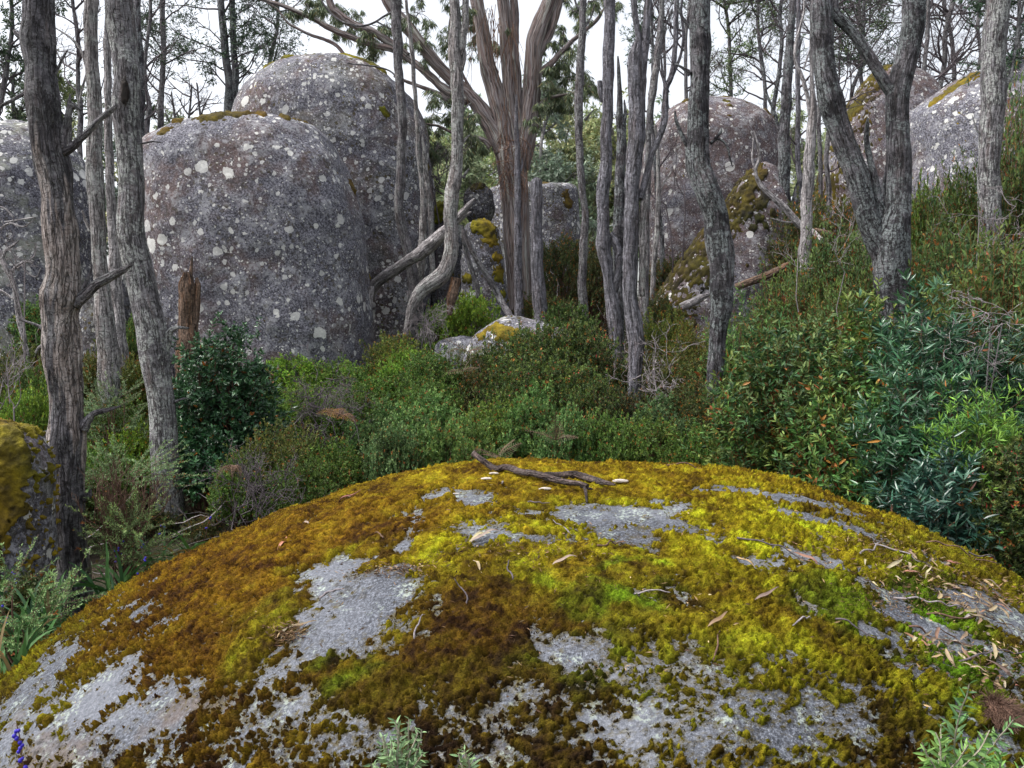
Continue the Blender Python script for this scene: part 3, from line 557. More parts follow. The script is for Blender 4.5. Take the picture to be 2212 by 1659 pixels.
rock('boulder', 'massive smooth rounded grey boulder dotted with white lichen and moss along its crown',
     [(266,520,600),(270,455,640),(277,420,665),(290,385,690),(305,362,708),(330,330,728),(350,318,742),(400,311,765),(450,311,780),(500,316,788),(560,320,793),(620,322,797),(700,330,805),(790,335,815)], 11, .8, 'grey', 2,
     [(503,284,26),(413,318,14),(345,312,20),(370,300,16),(760,402,18),(560,276,14),(640,275,12),(330,330,14),(430,290,12),(600,272,10)], top=.35)
rock('boulder', 'tall domed boulder with brown and white lichen standing behind the smooth grey one',
     [(132,650,735),(138,615,775),(150,585,812),(165,560,838),(181,542,857),(213,526,889),(267,515,913),(320,512,926),(400,520,933),(500,560,937),(600,640,930),(700,680,925),(790,700,925)], 13.6, .75, 'tall', 3,
     [(790,148,26),(820,160,24),(770,142,14),(850,275,12),(600,160,14),(928,370,8),(928,400,9),(925,430,8),(800,595,22),(640,150,12)], (.30, .27, .01), top=.25)
rock('boulder', 'small dark speckled rock behind the pale lichened tree trunks', [(590,228,280),(610,205,292),(650,178,300),(700,166,306),(780,160,310)], 9.9, .7, 'darkr', 4)
rock('boulder', 'small black round boulder with a mossy cap perched on the moss-streaked one', [(399,1022,1044),(405,1012,1056),(415,1006,1063),(430,1001,1067),(455,1000,1069),(470,1006,1066),(481,1018,1056)], 14, .9, 'darkr', 5, [(1025,410,14),(1040,402,10)], (.12, .11, .01), rows=90, cols=120)
rock('boulder', 'tapering boulder streaked with yellow moss beside the peeling gum trunk', [(478,1020,1050),(484,1008,1066),(500,1002,1076),(540,998,1085),(580,996,1090),(630,994,1096),(700,992,1102)], 13, .8, 'pale2', 6,
     [(1040,488,22),(1060,500,14),(1075,560,12),(1080,600,12),(1010,600,14),(1060,520,14),(1085,640,10),(1005,640,10),(1078,585,9)], (.30, .25, .01), rows=110, cols=150, side=((.7, -.7, .1), .22))
rock('boulder', 'little green-topped boulder wedged behind the pale leaning snag', [(438,944,958),(445,936,966),(470,932,975),(520,930,982),(650,930,990)], 14.6, .9, 'darkr', 7, [(950,450,16),(945,470,14)], (.22, .26, .012), rows=80, cols=100)
rock('boulder', 'shadowed dark boulder behind the crossing dead logs', [(486,950,1000),(500,940,1004),(560,934,1006),(680,930,1008)], 13.9, .7, 'darkr', 8, rows=80, cols=100)
rock('boulder', 'low pale boulder with yellow moss in the shrubs below the gum tree', [(688,1095,1140),(692,1076,1165),(700,1056,1190),(712,1035,1215),(730,1015,1235),(760,1000,1245),(800,995,1250)], 10, .8, 'pale2', 9, [(1070,705,16),(1045,722,16),(1085,715,18),(1110,722,20),(1150,730,16)], (.28, .22, .01), top=.1, rows=100, cols=140)
rock('boulder', 'flat grey stone slab low among the shrubs left of the pale boulder', [(729,985,1015),(732,965,1030),(738,950,1040),(750,940,1050),(775,935,1055)], 10.6, .8, 'pale', 10, rows=70, cols=90)
rock('boulder', 'distant pale boulder with moss along its top beyond the gum trunk', [(403,1080,1228),(407,1060,1238),(415,1050,1244),(450,1045,1250),(500,1042,1256),(600,1040,1262),(680,1040,1262)], 20, .8, 'pale2', 11, [(1220,430,14),(1110,412,12),(1170,405,12),(1225,450,12)], (.16, .11, .01), top=.2, rows=100, cols=140)
rock('boulder', 'big brown dome-shaped boulder behind the dark crooked trunk', [(214,1525,1572),(219,1490,1592),(229,1466,1613),(248,1430,1638),(275,1407,1666),(301,1397,1676),(335,1391,1680),(400,1386,1674),(500,1383,1668),(650,1383,1660)], 15.6, .85, 'brown', 12,
     [(1560,219,12),(1480,228,14),(1550,240,8),(1552,252,6),(1640,256,9),(1658,270,9),(1590,221,8)], top=.12)
rock('boulder', 'wedge-shaped boulder with a brown moss disc and a dark mossy slanting flank', [(356,1636,1660),(364,1622,1676),(380,1606,1690),(410,1584,1703),(450,1556,1711),(500,1520,1712),(550,1482,1708),(600,1446,1702),(660,1405,1696)], 13.2, .6, 'brown', 13,
     [(1655,545,17),(1657,560,16),(1620,400,12),(1605,430,11),(1630,450,13),(1640,430,9),(1655,470,10),(1625,480,9),(1600,465,11),(1612,500,9),(1640,500,9),(1635,380,12)], (.10, .085, .012), side=((-.8, -.35, .2), .78), n_=2.1)
rock('boulder', 'steep brown boulder with a pale crest seen between the forked trunk stems', [(141,1928,1958),(146,1912,1974),(152,1900,1986),(163,1883,2001),(184,1860,2017),(210,1843,2026),(245,1822,2035),(300,1800,2042),(350,1778,2050),(400,1764,2055),(500,1756,2060),(620,1750,2060)], 17, .7, 'brown', 14,
     [(1905,150,10),(1880,168,12),(1838,235,14),(1830,250,12)], (.15, .12, .008), side=((-.9, -.2, .3), .6), n_=2.2)
rock('boulder', 'broad sloping grey boulder with a mossy edge behind the right-hand straight trunk', [(138,2200,2330),(146,2165,2370),(155,2135,2400),(166,2105,2420),(180,2072,2440),(200,2035,2450),(227,1993,2460),(256,1962,2465),(300,1952,2470),(400,1945,2475),(560,1940,2480)], 14, .8, 'grey', 15,
     [(2045,195,16),(2030,205,16),(2060,186,12),(2015,218,14),(1990,232,12),(1975,245,10),(2085,177,10),(2100,170,8)], (.26, .2, .01), top=.2)
rock('boulder', 'yellow-mossed boulder at the left edge beside the dead tree foot', [(924,-70,20),(930,-110,48),(945,-140,72),(965,-160,88),(1000,-170,100),(1060,-175,105),(1130,-175,104),(1200,-170,102),(1290,-165,98)], 5.0, .75, 'pale2', 16,
     [(20,960,60),(60,990,40),(0,1040,60),(40,1060,35),(10,1120,40),(30,1170,30),(70,1080,22),(20,1230,30),(-20,1120,60),(50,1130,26),(-30,1000,80),(80,1010,16)], (.36, .26, .010), top=.9, frag=2.0, side=((.5, -.8, .3), .25), rows=220, cols=420)
# ------------------------------------------------------------------ trees
TREE_SEED = [100]
def base_pt(x, Y):
    p = at(x, 800, Y); return np.array([p[0], Y, float(ground_z(p[0], Y)) - .02])
def tree(name, label, cat, trunk, Y, mat, branches=(), group=None, to_ground=True, sides=36, rough=.1, ridge=.07, flare=.25, broken=0., bmat=None, ring=None, bsides=14):
    "trunk: (px, py, r_px) from the foot up; branches: lists of (px, py, r_px)"
    TREE_SEED[0] += 1; sd = TREE_SEED[0] * .37
    P = [at(q[0], q[1], q[3] if len(q) > 3 else Y) for q in trunk]; rr = [sz(q[2], q[3] if len(q) > 3 else Y) for q in trunk]
    b = np.array([P[0][0], P[0][1], float(ground_z(P[0][0], P[0][1])) - .05])
    if to_ground and P[0][2] > b[2] + .05: P = [b] + P; rr = [rr[0] * 1.08] + rr
    e = empty(name, b, label, cat, group)
    V, Q, uv, T = limb(np.array(P), np.array(rr), sd, sides=sides, rough=rough, ridge=ridge, flare=flare, broken=broken, ring=ring)
    mesh('trunk', V, Q, M.get(mat) or B[mat], e, uv=uv, T=T)
    for k, br in enumerate(branches):
        br = list(br); bm = bmat or mat
        if isinstance(br[-1], str): bm = br.pop()
        Pb = np.array([at(q[0], q[1], q[3] if len(q) > 3 else Y) for q in br]); rb = np.array([sz(q[2], q[3] if len(q) > 3 else Y) for q in br])
        V, Q, uv, T = limb(Pb, rb, sd + k + 1, sides=bsides, rough=.14, ridge=.10, flare=.15, broken=rb[-1] * 3 if rb[-1] > .012 else 0)
        mesh('branch', V, Q, M.get(bm) or B[bm], e, uv=uv, T=T)
    return e
TREES = {}
TREES['A'] = tree('dead_tree', 'thick dead tree with half its bark stripped, by the left edge', 'tree',
    [(155,1345,40),(153,1250,38),(150,1150,38),(147,1040,38),(146,985,42),(144,945,44),(141,900,37),(138,850,37),(134,790,40),(132,720,41),(130,680,40),(134,640,46),(135,600,38),(133,540,37),(130,480,37),(126,430,36),(112,370,40),(100,320,38),(93,260,36),(88,200,35),(84,140,33),(80,85,38),(84,40,33),(86,-60,33)], 5.6, 'dead',
    [[(95,365,12),(118,338,10),(150,322,9),(178,296,8),(210,262,7),(238,240,6),(252,228,5)], [(160,655,17),(180,640,13),(205,617,11),(240,598,10),(285,573,7)], [(178,625,4),(186,610,4),(198,578,2.5),(190,545,1.5)],
     [(178,925,14),(188,910,10),(205,893,7),(235,885,5),(262,877,2)], [(112,175,3.5),(126,145,3.2),(136,125,3),(146,108,1.5)], [(132,320,10),(141,280,8),(148,245,7),(155,228,7),(174,238,5)], [(148,235,5),(150,222,4),(152,205,2)],
     [(55,82,8),(40,76,6),(30,66,3)], [(60,198,5),(35,212,4),(-20,240,4)], [(180,1075,10),(192,1070,7),(196,1058,3)], [(103,935,8),(96,940,5),(92,932,3)], [(100,720,6),(88,706,4),(42,690,2.5)]], ridge=.10, rough=.14, sides=44, bmat='gray')
TREES['B'] = tree('tree', 'stout lichen-grey living trunk with a dark hollow, right of the stripped dead tree', 'tree',
    [(378,1215,36),(372,1180,32),(366,1130,32),(361,1060,32),(356,950,31),(350,880,30),(345,830,31),(336,770,35),(326,710,35),(314,650,34),(303,590,33),(294,530,31),(286,460,30),(282,400,29),(279,330,29),(276,270,30),(273,215,31),(270,160,29),(263,100,30),(258,40,31),(256,-60,31)], 7, 'lichen',
    [[(352,760,12),(360,740,10),(366,718,8),(380,708,5),(408,709,2)], [(282,300,3),(300,310,2.5),(330,306,2),(349,308,1)], [(248,250,5),(240,235,3),(234,228,2)], [(378,868,4),(390,863,3),(404,860,1.5)]], ridge=.035, rough=.06, sides=44)
_h, _d = at(268, 192, 6.88), 0
def blob(name, c, r, mat, parent, seed=0, sc=(1, 1, 1), lump=.25):
    n, m = 22, 28; th = np.linspace(0, np.pi, n); ph = np.arange(m) * 2 * np.pi / m; TH, PH_ = np.meshgrid(th, ph, indexing='ij')
    D = np.stack([np.sin(TH) * np.cos(PH_), np.sin(TH) * np.sin(PH_), np.cos(TH)], -1); V = np.array(c) + D * r * np.array(sc) * (1 + lump * fbm(D + seed, 1.6, 3))[..., None]
    I = np.arange(n * m).reshape(n, m); J = np.roll(I, -1, 1); return mesh(name, V.reshape(-1, 3), np.stack([I[:-1], J[:-1], J[1:], I[1:]], -1).reshape(-1, 4)[:, ::-1], mat, parent)
M['hollow'] = m_plain('hollow_painted_shade', (.004, .004, .004), (.02, .013, .01), 30)
blob('hollow', at(270, 198, 6.885), .06, M['hollow'], TREES['B'], 3, (.5, .22, 1.7), .6)  # near-black lump on the bark; the hole's shade is painted as its colour
M['lip'] = B['orange']
tree('dead_tree', 'narrow bare silvery pole rising just behind the hollowed lichen trunk', 'tree',
    [(262,770,16),(257,720,15),(253,650,14),(249,600,15),(247,540,13),(242,460,11),(238,400,10),(236,330,9),(234,250,9),(232,180,8),(231,100,8),(229,35,5)], 8.4, 'silver', broken=.25, ridge=.12)
tree('tree', 'pale patchy lichened trunk between the stripped dead tree and the hollowed one', 'tree',
    [(234,770,24),(229,730,23),(225,680,22),(220,620,18),(216,560,17),(213,490,17),(210,430,18),(207,390,19),(204,310,17),(203,220,16),(200,150,15),(197,70,15),(195,-60,16)], 8, 'pale',
    [[(196,500,5),(186,480,3.5),(178,455,2)], [(196,180,4),(188,150,4),(180,120,3.5),(165,95,3),(150,80,2.5),(120,60,1.5)], [(190,150,3),(178,190,2.5),(172,220,2)]], ridge=.05)
tree('stump', 'split reddish stump with a tall splinter against the smooth grey boulder', 'stump',
    [(402,790,26),(404,750,24),(404,700,20),(406,650,19),(408,610,19),(410,590,17)], 9.4, 'orange', [[(412,610,6),(413,585,4),(414,570,3),(415,555,1.5)], [(418,720,9),(424,660,9),(426,620,8),(425,600,5)]], broken=.12, ridge=.16, rough=.18)
tree('dead_sapling', 'twisted pale dead sapling with crooked twigs at the far left edge', 'sapling',
    [(62,790,6),(52,740,6),(44,700,7),(36,650,6),(28,610,6),(12,580,6),(2,550,5),(-20,520,5)], 8.4, 'silver',
    [[(20,600,4),(30,580,3.5),(55,565,3),(72,570,1.5)], [(48,572,2.5),(60,590,2),(78,598,1.6),(88,580,1)], [(4,560,4),(14,540,3.5),(28,530,3),(40,520,1.5)], [(38,650,3),(20,640,3),(-10,620,3)], [(10,480,2),(40,475,2),(72,470,1.5)], [(0,495,3),(22,482,2.5),(50,490,2),(70,478,1.5)], [(30,470,2),(10,450,2),(-10,445,2)], [(75,765,3),(85,750,3),(98,740,2)]])
# middle group
tree('dead_tree', 'slim crooked bare stem standing over the crossing dead logs', 'tree',
    [(894,660,15),(893,620,14),(889,580,13),(879,530,12),(868,490,12),(862,450,11),(866,400,12),(867,350,10),(868,290,10),(867,220,10),(862,160,10),(859,110,11),(857,60,12),(853,30,9),(846,-60,9)], 11.5, 'gray',
    [[(858,70,8),(860,30,7),(862,-60,7)], [(858,45,4),(846,28,3),(832,34,2.5),(805,50,2.5),(780,56,2.5),(755,52,2.3),(730,42,2.1),(700,10,2),(690,-20,2)], [(812,46,2),(840,60,1.5),(856,66,1)],
     [(862,240,4),(850,222,2.5),(842,208,1)], [(866,332,3),(848,322,2),(830,312,1.2)], [(862,372,3),(840,360,1.6),(826,350,1)], [(858,440,3),(850,425,2),(844,418,1)], [(860,170,2.5),(840,152,2),(800,142,2),(750,137,1.6)]], ridge=.10, rough=.13)
tree('dead_sapling', 'very thin pale wavy stem right beside the slim crooked one', 'sapling',
    [(906,640,9),(910,560,10),(913,500,9),(915,440,8),(911,380,7),(904,330,6),(902,280,5.5),(897,210,5),(893,150,5),(889,100,5),(885,60,4),(879,20,3.5),(876,-50,3)], 11.8, 'pale', [[(934,600,6),(932,500,7),(928,440,7),(920,380,7),(916,330,5),(912,290,2)]], ridge=.08)
tree('dead_tree', 'pale flaky-barked trunk bending into a curved foot among the dead logs', 'tree',
    [(880,725,8),(884,690,9),(893,655,13),(910,628,16),(932,612,19),(955,595,20),(968,572,18),(975,545,17),(975,500,16),(972,460,17),(977,420,17),(983,390,16),(986,330,14),(988,260,14),(988,200,15),(987,150,15),(984,110,16),(982,50,12),(980,-60,12)], 10.4, 'pale',
    [[(990,120,10),(1000,85,9),(1005,40,8),(1008,-60,8)], [(996,150,6),(1003,120,5),(1004,105,3)], [(985,600,11),(978,640,12),(972,680,12),'orange'], [(1000,385,4),(1008,372,3),(1012,365,1.5)], [(998,310,4),(1006,300,3),(1014,292,1.5)], [(1000,240,3),(1010,228,2),(1018,222,1)]], ridge=.07, to_ground=False)
def log(label, pts, Y, mat, twigs=(), name='dead_log', cat='log', **kw):
    TREE_SEED[0] += 1; P = np.array([at(q[0], q[1], q[3] if len(q) > 3 else Y) for q in pts]); rr = np.array([sz(q[2], q[3] if len(q) > 3 else Y) for q in pts])
    V, Q, uv, T = limb(P, rr, TREE_SEED[0], sides=kw.pop('sides', 26), rough=.15, ridge=.11, broken=rr[-1] * 3, **kw); loc = P[0]
    o = mesh(name, V, Q, B[mat], loc=loc, uv=uv, T=T); tag(o, label, cat)
    for t in twigs:
        Pb = np.array([at(q[0], q[1], q[3] if len(q) > 3 else Y) for q in t]); rb = np.array([sz(q[2], Y) for q in t]); V, Q, uv, T = limb(Pb, rb, TREE_SEED[0] + 3.3, sides=10)
        mesh('branch', V, Q, B[mat], o, uv=uv, T=T)
    return o
log('long bleached log leaning up from the tall boulder foot to a splintered pale tip', [(797,640,11,11.6),(815,612,13,11.5),(850,585,13,11.3),(885,562,14,11.1),(915,542,16,11),(945,515,15,10.9),(970,490,13,10.8),(1000,460,9,10.7),(1027,430,5,10.7)], 11, 'silver', [[(802,618,8),(800,650,6),(803,665,3)], [(992,475,6),(1006,464,5),(1018,458,2)]])
log('slender dark pole leaning down to the right from the pale bent trunk', [(1106,690,8,10.3),(1080,645,8),(1055,600,7),(1030,560,7),(1012,525,6),(998,490,4)], 10.6, 'gray')
log('thin pole propped nearly upright under the pale bent trunk', [(1034,645,6),(1028,610,6),(1015,570,5.5),(1005,530,5),(998,490,4)], 10.9, 'gray')
# the great peeling gum
gum = tree('gum_tree', 'huge gum tree with streaked peeling bark and many spreading limbs', 'tree',
    [(1118,720,36.1),(1120,680,31),(1120,620,28.4),(1118,560,29.2),(1115,500,31),(1112,440,31.8),(1108,390,33.5),(1104,350,36.1),(1102,320,36.1)], 14, 'gum',
    [[(1098,350,22),(1078,300,22.5),(1058,265,20.6),(1030,225,17.2),(1005,200,16.3),(974,172,14.6),(950,148,13.8),(926,120,13.8),(905,92,13.8),(886,66,14.6),(866,42,14.6),(846,15,13.8),(820,-40,12)],
     [(1010,215,12),(985,210,10.3),(958,190,10.3),(930,165,9.5),(900,140,8.6),(872,120,7.7),(846,106,7.7),(810,97,7.7),(780,88,6.9),(745,75,6.9),(713,61,6.9),(680,42,6),(646,27,5.2),(610,12,4.3),(580,3,4.3),(520,-15,3.4)],
     [(880,122,8.6),(860,105,8.6),(846,95,9.5),(820,77,8.6),(795,64,8.6),(770,56,8.6),(748,44,9.5),(730,30,9.5),(715,12,8.6),(706,-40,7.7)],
     [(985,225,7.7),(955,208,6.9),(934,197,5.2),(905,186,4.3),(878,176,3.9),(850,165,2.6)], [(1060,318,7.7),(1046,303,6),(1020,298,5.2),(993,292,4.3),(970,283,3.4),(945,272,3),(913,267,1.7)],
     [(1098,330,27.5),(1088,270,23.2),(1075,215,21.5),(1062,170,19.8),(1050,120,18.1),(1040,70,16.3),(1032,20,15.5),(1026,-60,14.6)], [(1106,310,22.4),(1104,250,17.2),(1098,190,15.5),(1094,130,14.6),(1090,70,14.6),(1086,0,14.6),(1084,-60,14.6)],
     [(1118,330,18.9),(1120,280,13.8),(1117,220,11.2),(1114,160,11.2),(1112,100,10.3),(1110,40,9.5),(1108,-60,9.5)], [(1122,360,22),(1134,310,22),(1141,260,21.5),(1146,210,20.6),(1150,160,20.6),(1156,115,20.6),(1166,70,21.5),(1180,25,18.9),(1196,-20,17.2),(1210,-70,17.2)],
     [(1150,140,9.5),(1172,105,8.6),(1190,70,8.6),(1200,35,9.5),(1208,-10,9.5),(1215,-60,8.6)], [(1150,165,7.7),(1185,142,6.9),(1210,115,6),(1240,85,5.2),(1265,65,4.3),(1290,42,4.3),(1304,20,3.4)],
     [(1155,235,5.2),(1180,215,4.3),(1205,207,3.4),(1240,202,2.6),(1270,195,1.7)],[(820,97,3.4),(800,80,2.6),(790,70,1.7)],
     [(1040,225,4.3),(1010,180,3.4),(985,130,3.4),(970,80,2.6),(975,20,2.6)], [(756,137,5.2),(745,120,4.3),(725,97,4.3),(700,85,3.9),(670,75,3.4),(640,60,3),(620,48,2.6),(600,20,2.1),(575,5,1.7)]], ridge=.02, rough=.05, flare=.3, sides=56, bsides=22)
rng = np.random.default_rng(11)
# peeling ribbons hang from the crotches
S = []; 
for (x, y, n) in ((1072,40,14),(1100,70,12),(1112,320,7),(1092,230,8),(1130,350,7),(1018,40,8),(1060,20,10),(1085,290,5),(1000,220,4),(1140,290,4)):
    for k in range(n): S.append(at(x + rng.normal(0, 9), y + rng.normal(0, 14), 13.55 + rng.uniform(0, .3)))
S = np.array(S); K = len(S); P, Q = grow(rng, S, np.array([[0, 0, -1.]]) + rng.normal(0, .22, (K, 3)), rng.uniform(.25, 1.1, K), np.full(K, .006), 9, .13, -.25, .5)
P2, Q2 = grow(rng, np.array([at(a, b, 13.55) for a, b in zip(rng.uniform(1080, 1130, 60), rng.uniform(290, 420, 60))]), rng.normal(0, .6, (60, 3)) + (0, -.4, 0), rng.uniform(.15, .5, 60), np.full(60, .007), 9, .3, -.3, .4)
V, Qf, uv, T = join([tubes(P, Q, 3), tubes(P2, Q2, 3)]); tag(mesh('peeling_bark', V, Qf, M['ribbon'], gum, uv=uv), kind='stuff')
tree('dead_sapling', 'slim grey dead pole hugging the front of the great gum trunk', 'sapling', [(1121,720,12),(1120,660,11),(1119,600,10),(1118,520,9),(1118,440,8),(1118,360,7),(1117,300,6),(1115,250,4),(1116,205,2)], 12.6, 'blue', [[(1118,380,4),(1127,360,3),(1128,340,2)]], ridge=.09)
tree('stump', 'tall flat-topped grey stump right of the great gum trunk', 'stump', [(1168,760,17),(1167,700,17),(1164,640,17),(1161,580,15),(1160,520,14),(1160,460,14),(1159,400,14),(1158,384,12)], 11.6, 'blue', broken=.03, ridge=.09, rough=.06)
tree('tree', 'slender scaly-barked tree with a slight double bend right of the great gum', 'tree', [(1260,690,11),(1259,640,11),(1258,600,10),(1260,550,10),(1263,490,9),(1263,440,8),(1258,410,9),(1255,360,9),(1251,300,9),(1250,240,10),(1251,180,10),(1255,110,9),(1259,50,8),(1259,-60,8)], 12, 'gray',
    [[(1264,260,3),(1275,245,2),(1282,238,1)], [(1262,60,3),(1275,40,2),(1285,10,1.5)], [(1257,25,3),(1245,10,2.5),(1238,-20,2)]])
tree('dead_tree', 'smooth grey dead trunk with a keyhole bulge at knee height', 'tree', [(1333,860,14),(1332,800,15),(1331,760,16),(1328,700,17),(1322,650,16),(1316,600,13),(1308,560,15),(1303,520,17),(1302,480,14),(1303,430,15),(1307,380,15),(1309,330,14),(1311,250,13),(1313,180,14),(1314,120,13),(1316,60,13),(1318,-60,13)], 9.5, 'blue',
    [[(1316,505,9),(1328,520,10),(1336,545,9),(1335,580,8),(1328,615,9),(1326,650,9)], [(1303,440,6),(1297,470,7),(1297,505,8)], [(1296,175,5),(1297,190,6),(1300,220,6)], [(1325,640,5),(1316,618,4),(1318,606,2)]], ridge=.13, rough=.12)
tree('snag', 'dark jagged-topped snag between the keyhole trunk and the broken-topped one', 'snag', [(1336,620,14),(1336,560,14),(1337,500,14),(1339,430,13),(1341,370,12),(1341,320,11),(1340,270,10),(1338,230,7),(1338,180,5),(1336,150,4),(1335,122,3)], 10.5, 'dark', [[(1348,330,6),(1349,280,5),(1350,240,4),(1349,216,1.5)]], broken=.1, ridge=.12)
tree('dead_tree', 'stout grey fluted dead trunk with a broken burl high up, mid picture', 'tree', [(1369,940,12),(1370,880,13),(1370,830,16),(1372,780,17),(1374,740,19),(1369,690,20),(1362,640,17),(1361,580,18),(1363,520,17),(1364,460,17),(1367,400,17),(1371,340,19),(1375,290,20),(1376,230,18),(1374,180,19),(1372,130,19),(1374,100,16),(1377,85,9)], 8.5, 'blue',
    [[(1384,240,9),(1387,180,9),(1389,130,10),(1392,90,10),(1396,50,9),(1401,0,9),(1403,-60,9)], [(1386,110,7),(1376,60,7),(1370,20,7),(1366,-60,7)], [(1384,430,8),(1398,372,8),(1408,335,7),(1422,300,7),(1434,265,8),(1438,225,8),(1440,190,7),(1450,165,6),(1458,110,6),(1461,60,6),(1462,-60,6)],
     [(1387,640,7),(1388,560,8),(1386,480,8),(1392,420,8),'pale'], [(1450,170,4),(1470,120,3.5),(1476,80,3),(1472,20,3),(1478,-40,2)], [(1444,200,3),(1432,160,3),(1428,120,2)], [(1362,480,5),(1366,450,5),(1358,420,4),(1348,405,2)], [(1400,45,3),(1408,30,2)]], ridge=.13, rough=.10, broken=.15, sides=48)
tree('tree', 'slim leaning dark stem behind the broken-topped grey trunk', 'tree', [(1397,470,7),(1399,400,7),(1401,300,7),(1405,240,8),(1411,190,9),(1418,140,8),(1423,90,8),(1428,40,6),(1432,-60,6)], 11, 'gray', [[(1404,205,4),(1412,160,3.5),(1425,120,3),(1440,60,2)], [(1425,80,3),(1440,50,2.5),(1452,20,2)]])
tree('dead_sapling', 'thin pale upright stem in front of the big brown dome-shaped boulder', 'sapling', [(1407,680,5),(1410,620,6),(1414,560,6),(1420,480,6),(1422,400,5),(1421,330,4),(1416,270,3)], 12.2, 'pale', [[(1420,440,3),(1432,400,2),(1450,370,1.5)]])
TREES['K'] = tree('tree', 'dark heavy trunk with a swollen elbow, left of the wedge-shaped boulder', 'tree', [(1548,740,19),(1551,700,21),(1556,660,25),(1558,620,29),(1557,570,29),(1552,520,30),(1546,470,29),(1536,430,30),(1524,395,30),(1512,365,28),(1507,330,26),(1508,290,25),(1511,240,24),(1513,200,23),(1514,160,22),(1514,110,24),(1512,60,24),(1511,10,22),(1511,-60,22)], 7.5, 'dark',
    [[(1494,60,6),(1482,48,4.5),(1474,38,3.5),(1464,12,2.5),(1458,-20,2)], [(1492,160,7),(1480,150,4),(1460,138,2)], [(1500,335,8),(1484,312,6),(1472,290,5),(1462,265,4),(1458,240,2)], [(1545,300,4),(1558,285,2.5),(1558,278,1.5)], [(1535,310,4),(1552,300,3),(1570,315,2.5),(1578,345,2),(1582,360,1)]], ridge=.10, rough=.12, sides=48)
TREES['V'] = tree('tree', 'massive dark lichen-patched trunk forking low into a wide V', 'tree', [(1938,800,34),(1936,740,34),(1933,700,34),(1932,640,38),(1930,590,42),(1926,540,43),(1926,500,40),(1936,450,30),(1941,400,28),(1942,360,28),(1937,310,26),(1935,260,25),(1938,205,27),(1950,160,26),(1962,110,25),(1969,60,26),(1972,0,26),(1974,-60,26)], 7, 'dark',
    [[(1912,560,26),(1893,520,26),(1878,480,24),(1864,430,24),(1852,390,25),(1838,350,26),(1822,310,27),(1808,265,27),(1796,215,28),(1785,170,26),(1780,120,25),(1777,70,26),(1774,20,25),(1772,-60,25)],
     [(1930,200,14),(1913,180,13),(1898,155,13),(1880,125,13),(1862,98,13),(1845,72,12),(1825,50,12),(1805,28,13),(1800,0,13),(1800,-60,13)],
     [(1906,470,12),(1896,420,9),(1886,370,8),(1878,340,7),(1872,305,6),(1873,285,5),(1875,256,4)], [(1880,450,9),(1862,400,7),(1848,350,7),(1830,290,7),(1812,240,8),(1800,200,6),'orange'], [(1900,430,6),(1908,400,4),(1912,360,1.5)], [(1962,80,5),(1975,60,5),(1990,30,5),(2000,-20,4)], [(1795,240,3),(1780,225,2),(1770,215,1)]], ridge=.06, rough=.08, sides=56, bsides=34)
TREES['R'] = tree('tree', 'straight greyish trunk rising from the tall leafy shrubs in front of the sloping boulder', 'tree', [(2146,640,26),(2143,560,25),(2140,480,25),(2138,400,25),(2140,330,24),(2143,260,25),(2147,190,26),(2149,120,26),(2151,60,26),(2153,-60,25)], 9, 'lichen', [[(2170,200,4),(2185,150,3.5),(2195,90,3),(2205,30,3),(2215,-10,3)], [(2125,300,3),(2110,280,2),(2100,250,1.5)]], ridge=.05)
tree('dead_tree', 'weathered silver pole with a pointed tip left of the forked dark trunk', 'tree', [(1735,620,14),(1738,560,13),(1741,500,13),(1743,440,13),(1746,380,13),(1751,320,12),(1754,280,11),(1756,240,9),(1755,200,6),(1753,150,4),(1752,90,2.5),(1752,50,1)], 9, 'silver', [[(1752,260,4),(1742,200,5),(1730,160,4.5),(1720,140,4),(1718,100,4),(1728,60,3),(1737,20,3),(1735,-40,3)], [(1736,150,2),(1745,120,2),(1752,100,1)]], ridge=.12)
log('long pale dead branch slanting across the brown boulders', [(1775,520,7,9.8),(1755,500,6),(1728,486,8),(1705,460,8),(1685,440,7),(1660,418,6),(1640,395,5),(1632,370,4),(1640,335,4),(1634,300,3),(1629,283,2)], 10.2, 'silver', [[(1632,370,3),(1625,340,2.5),(1628,300,2),(1622,285,1)], [(1725,482,3),(1690,478,2),(1660,470,1)]])
log('short brown fallen log leaning on the wedge-shaped boulder', [(1590,620,8,12.4),(1620,609,9,12.3),(1655,596,9,12.2),(1690,578,8,12.1),(1712,565,6,12)], 12.2, 'orange', [[(1668,592,3),(1690,605,3),(1712,614,1.5)]])
log('bleached fallen log lying in the shrubs at the foot of the dark elbowed trunk', [(1470,664,9),(1492,655,10),(1515,643,9),(1532,636,7)], 10.8, 'silver')
log('dark fallen log end resting behind the silver pole', [(1760,500,9),(1785,505,8),(1810,512,5)], 10.4, 'orange')
tree('tree', 'dark upright trunk just left of the silver pole', 'tree', [(1700,560,13),(1697,480,13),(1694,420,14),(1694,370,15),(1694,320,14),(1696,270,13),(1699,210,12),(1702,150,11),(1706,90,9),(1711,40,8),(1714,-60,7)], 13, 'dark', [[(1716,450,8),(1722,410,7),(1735,380,5),(1745,360,2)], [(1690,300,4),(1680,270,4),(1672,240,3.5),(1655,200,3),(1648,150,3),(1640,100,2.5),(1648,60,2),(1640,10,2)], [(1700,170,3),(1720,120,3),(1735,80,2)]], ridge=.06, flare=0)
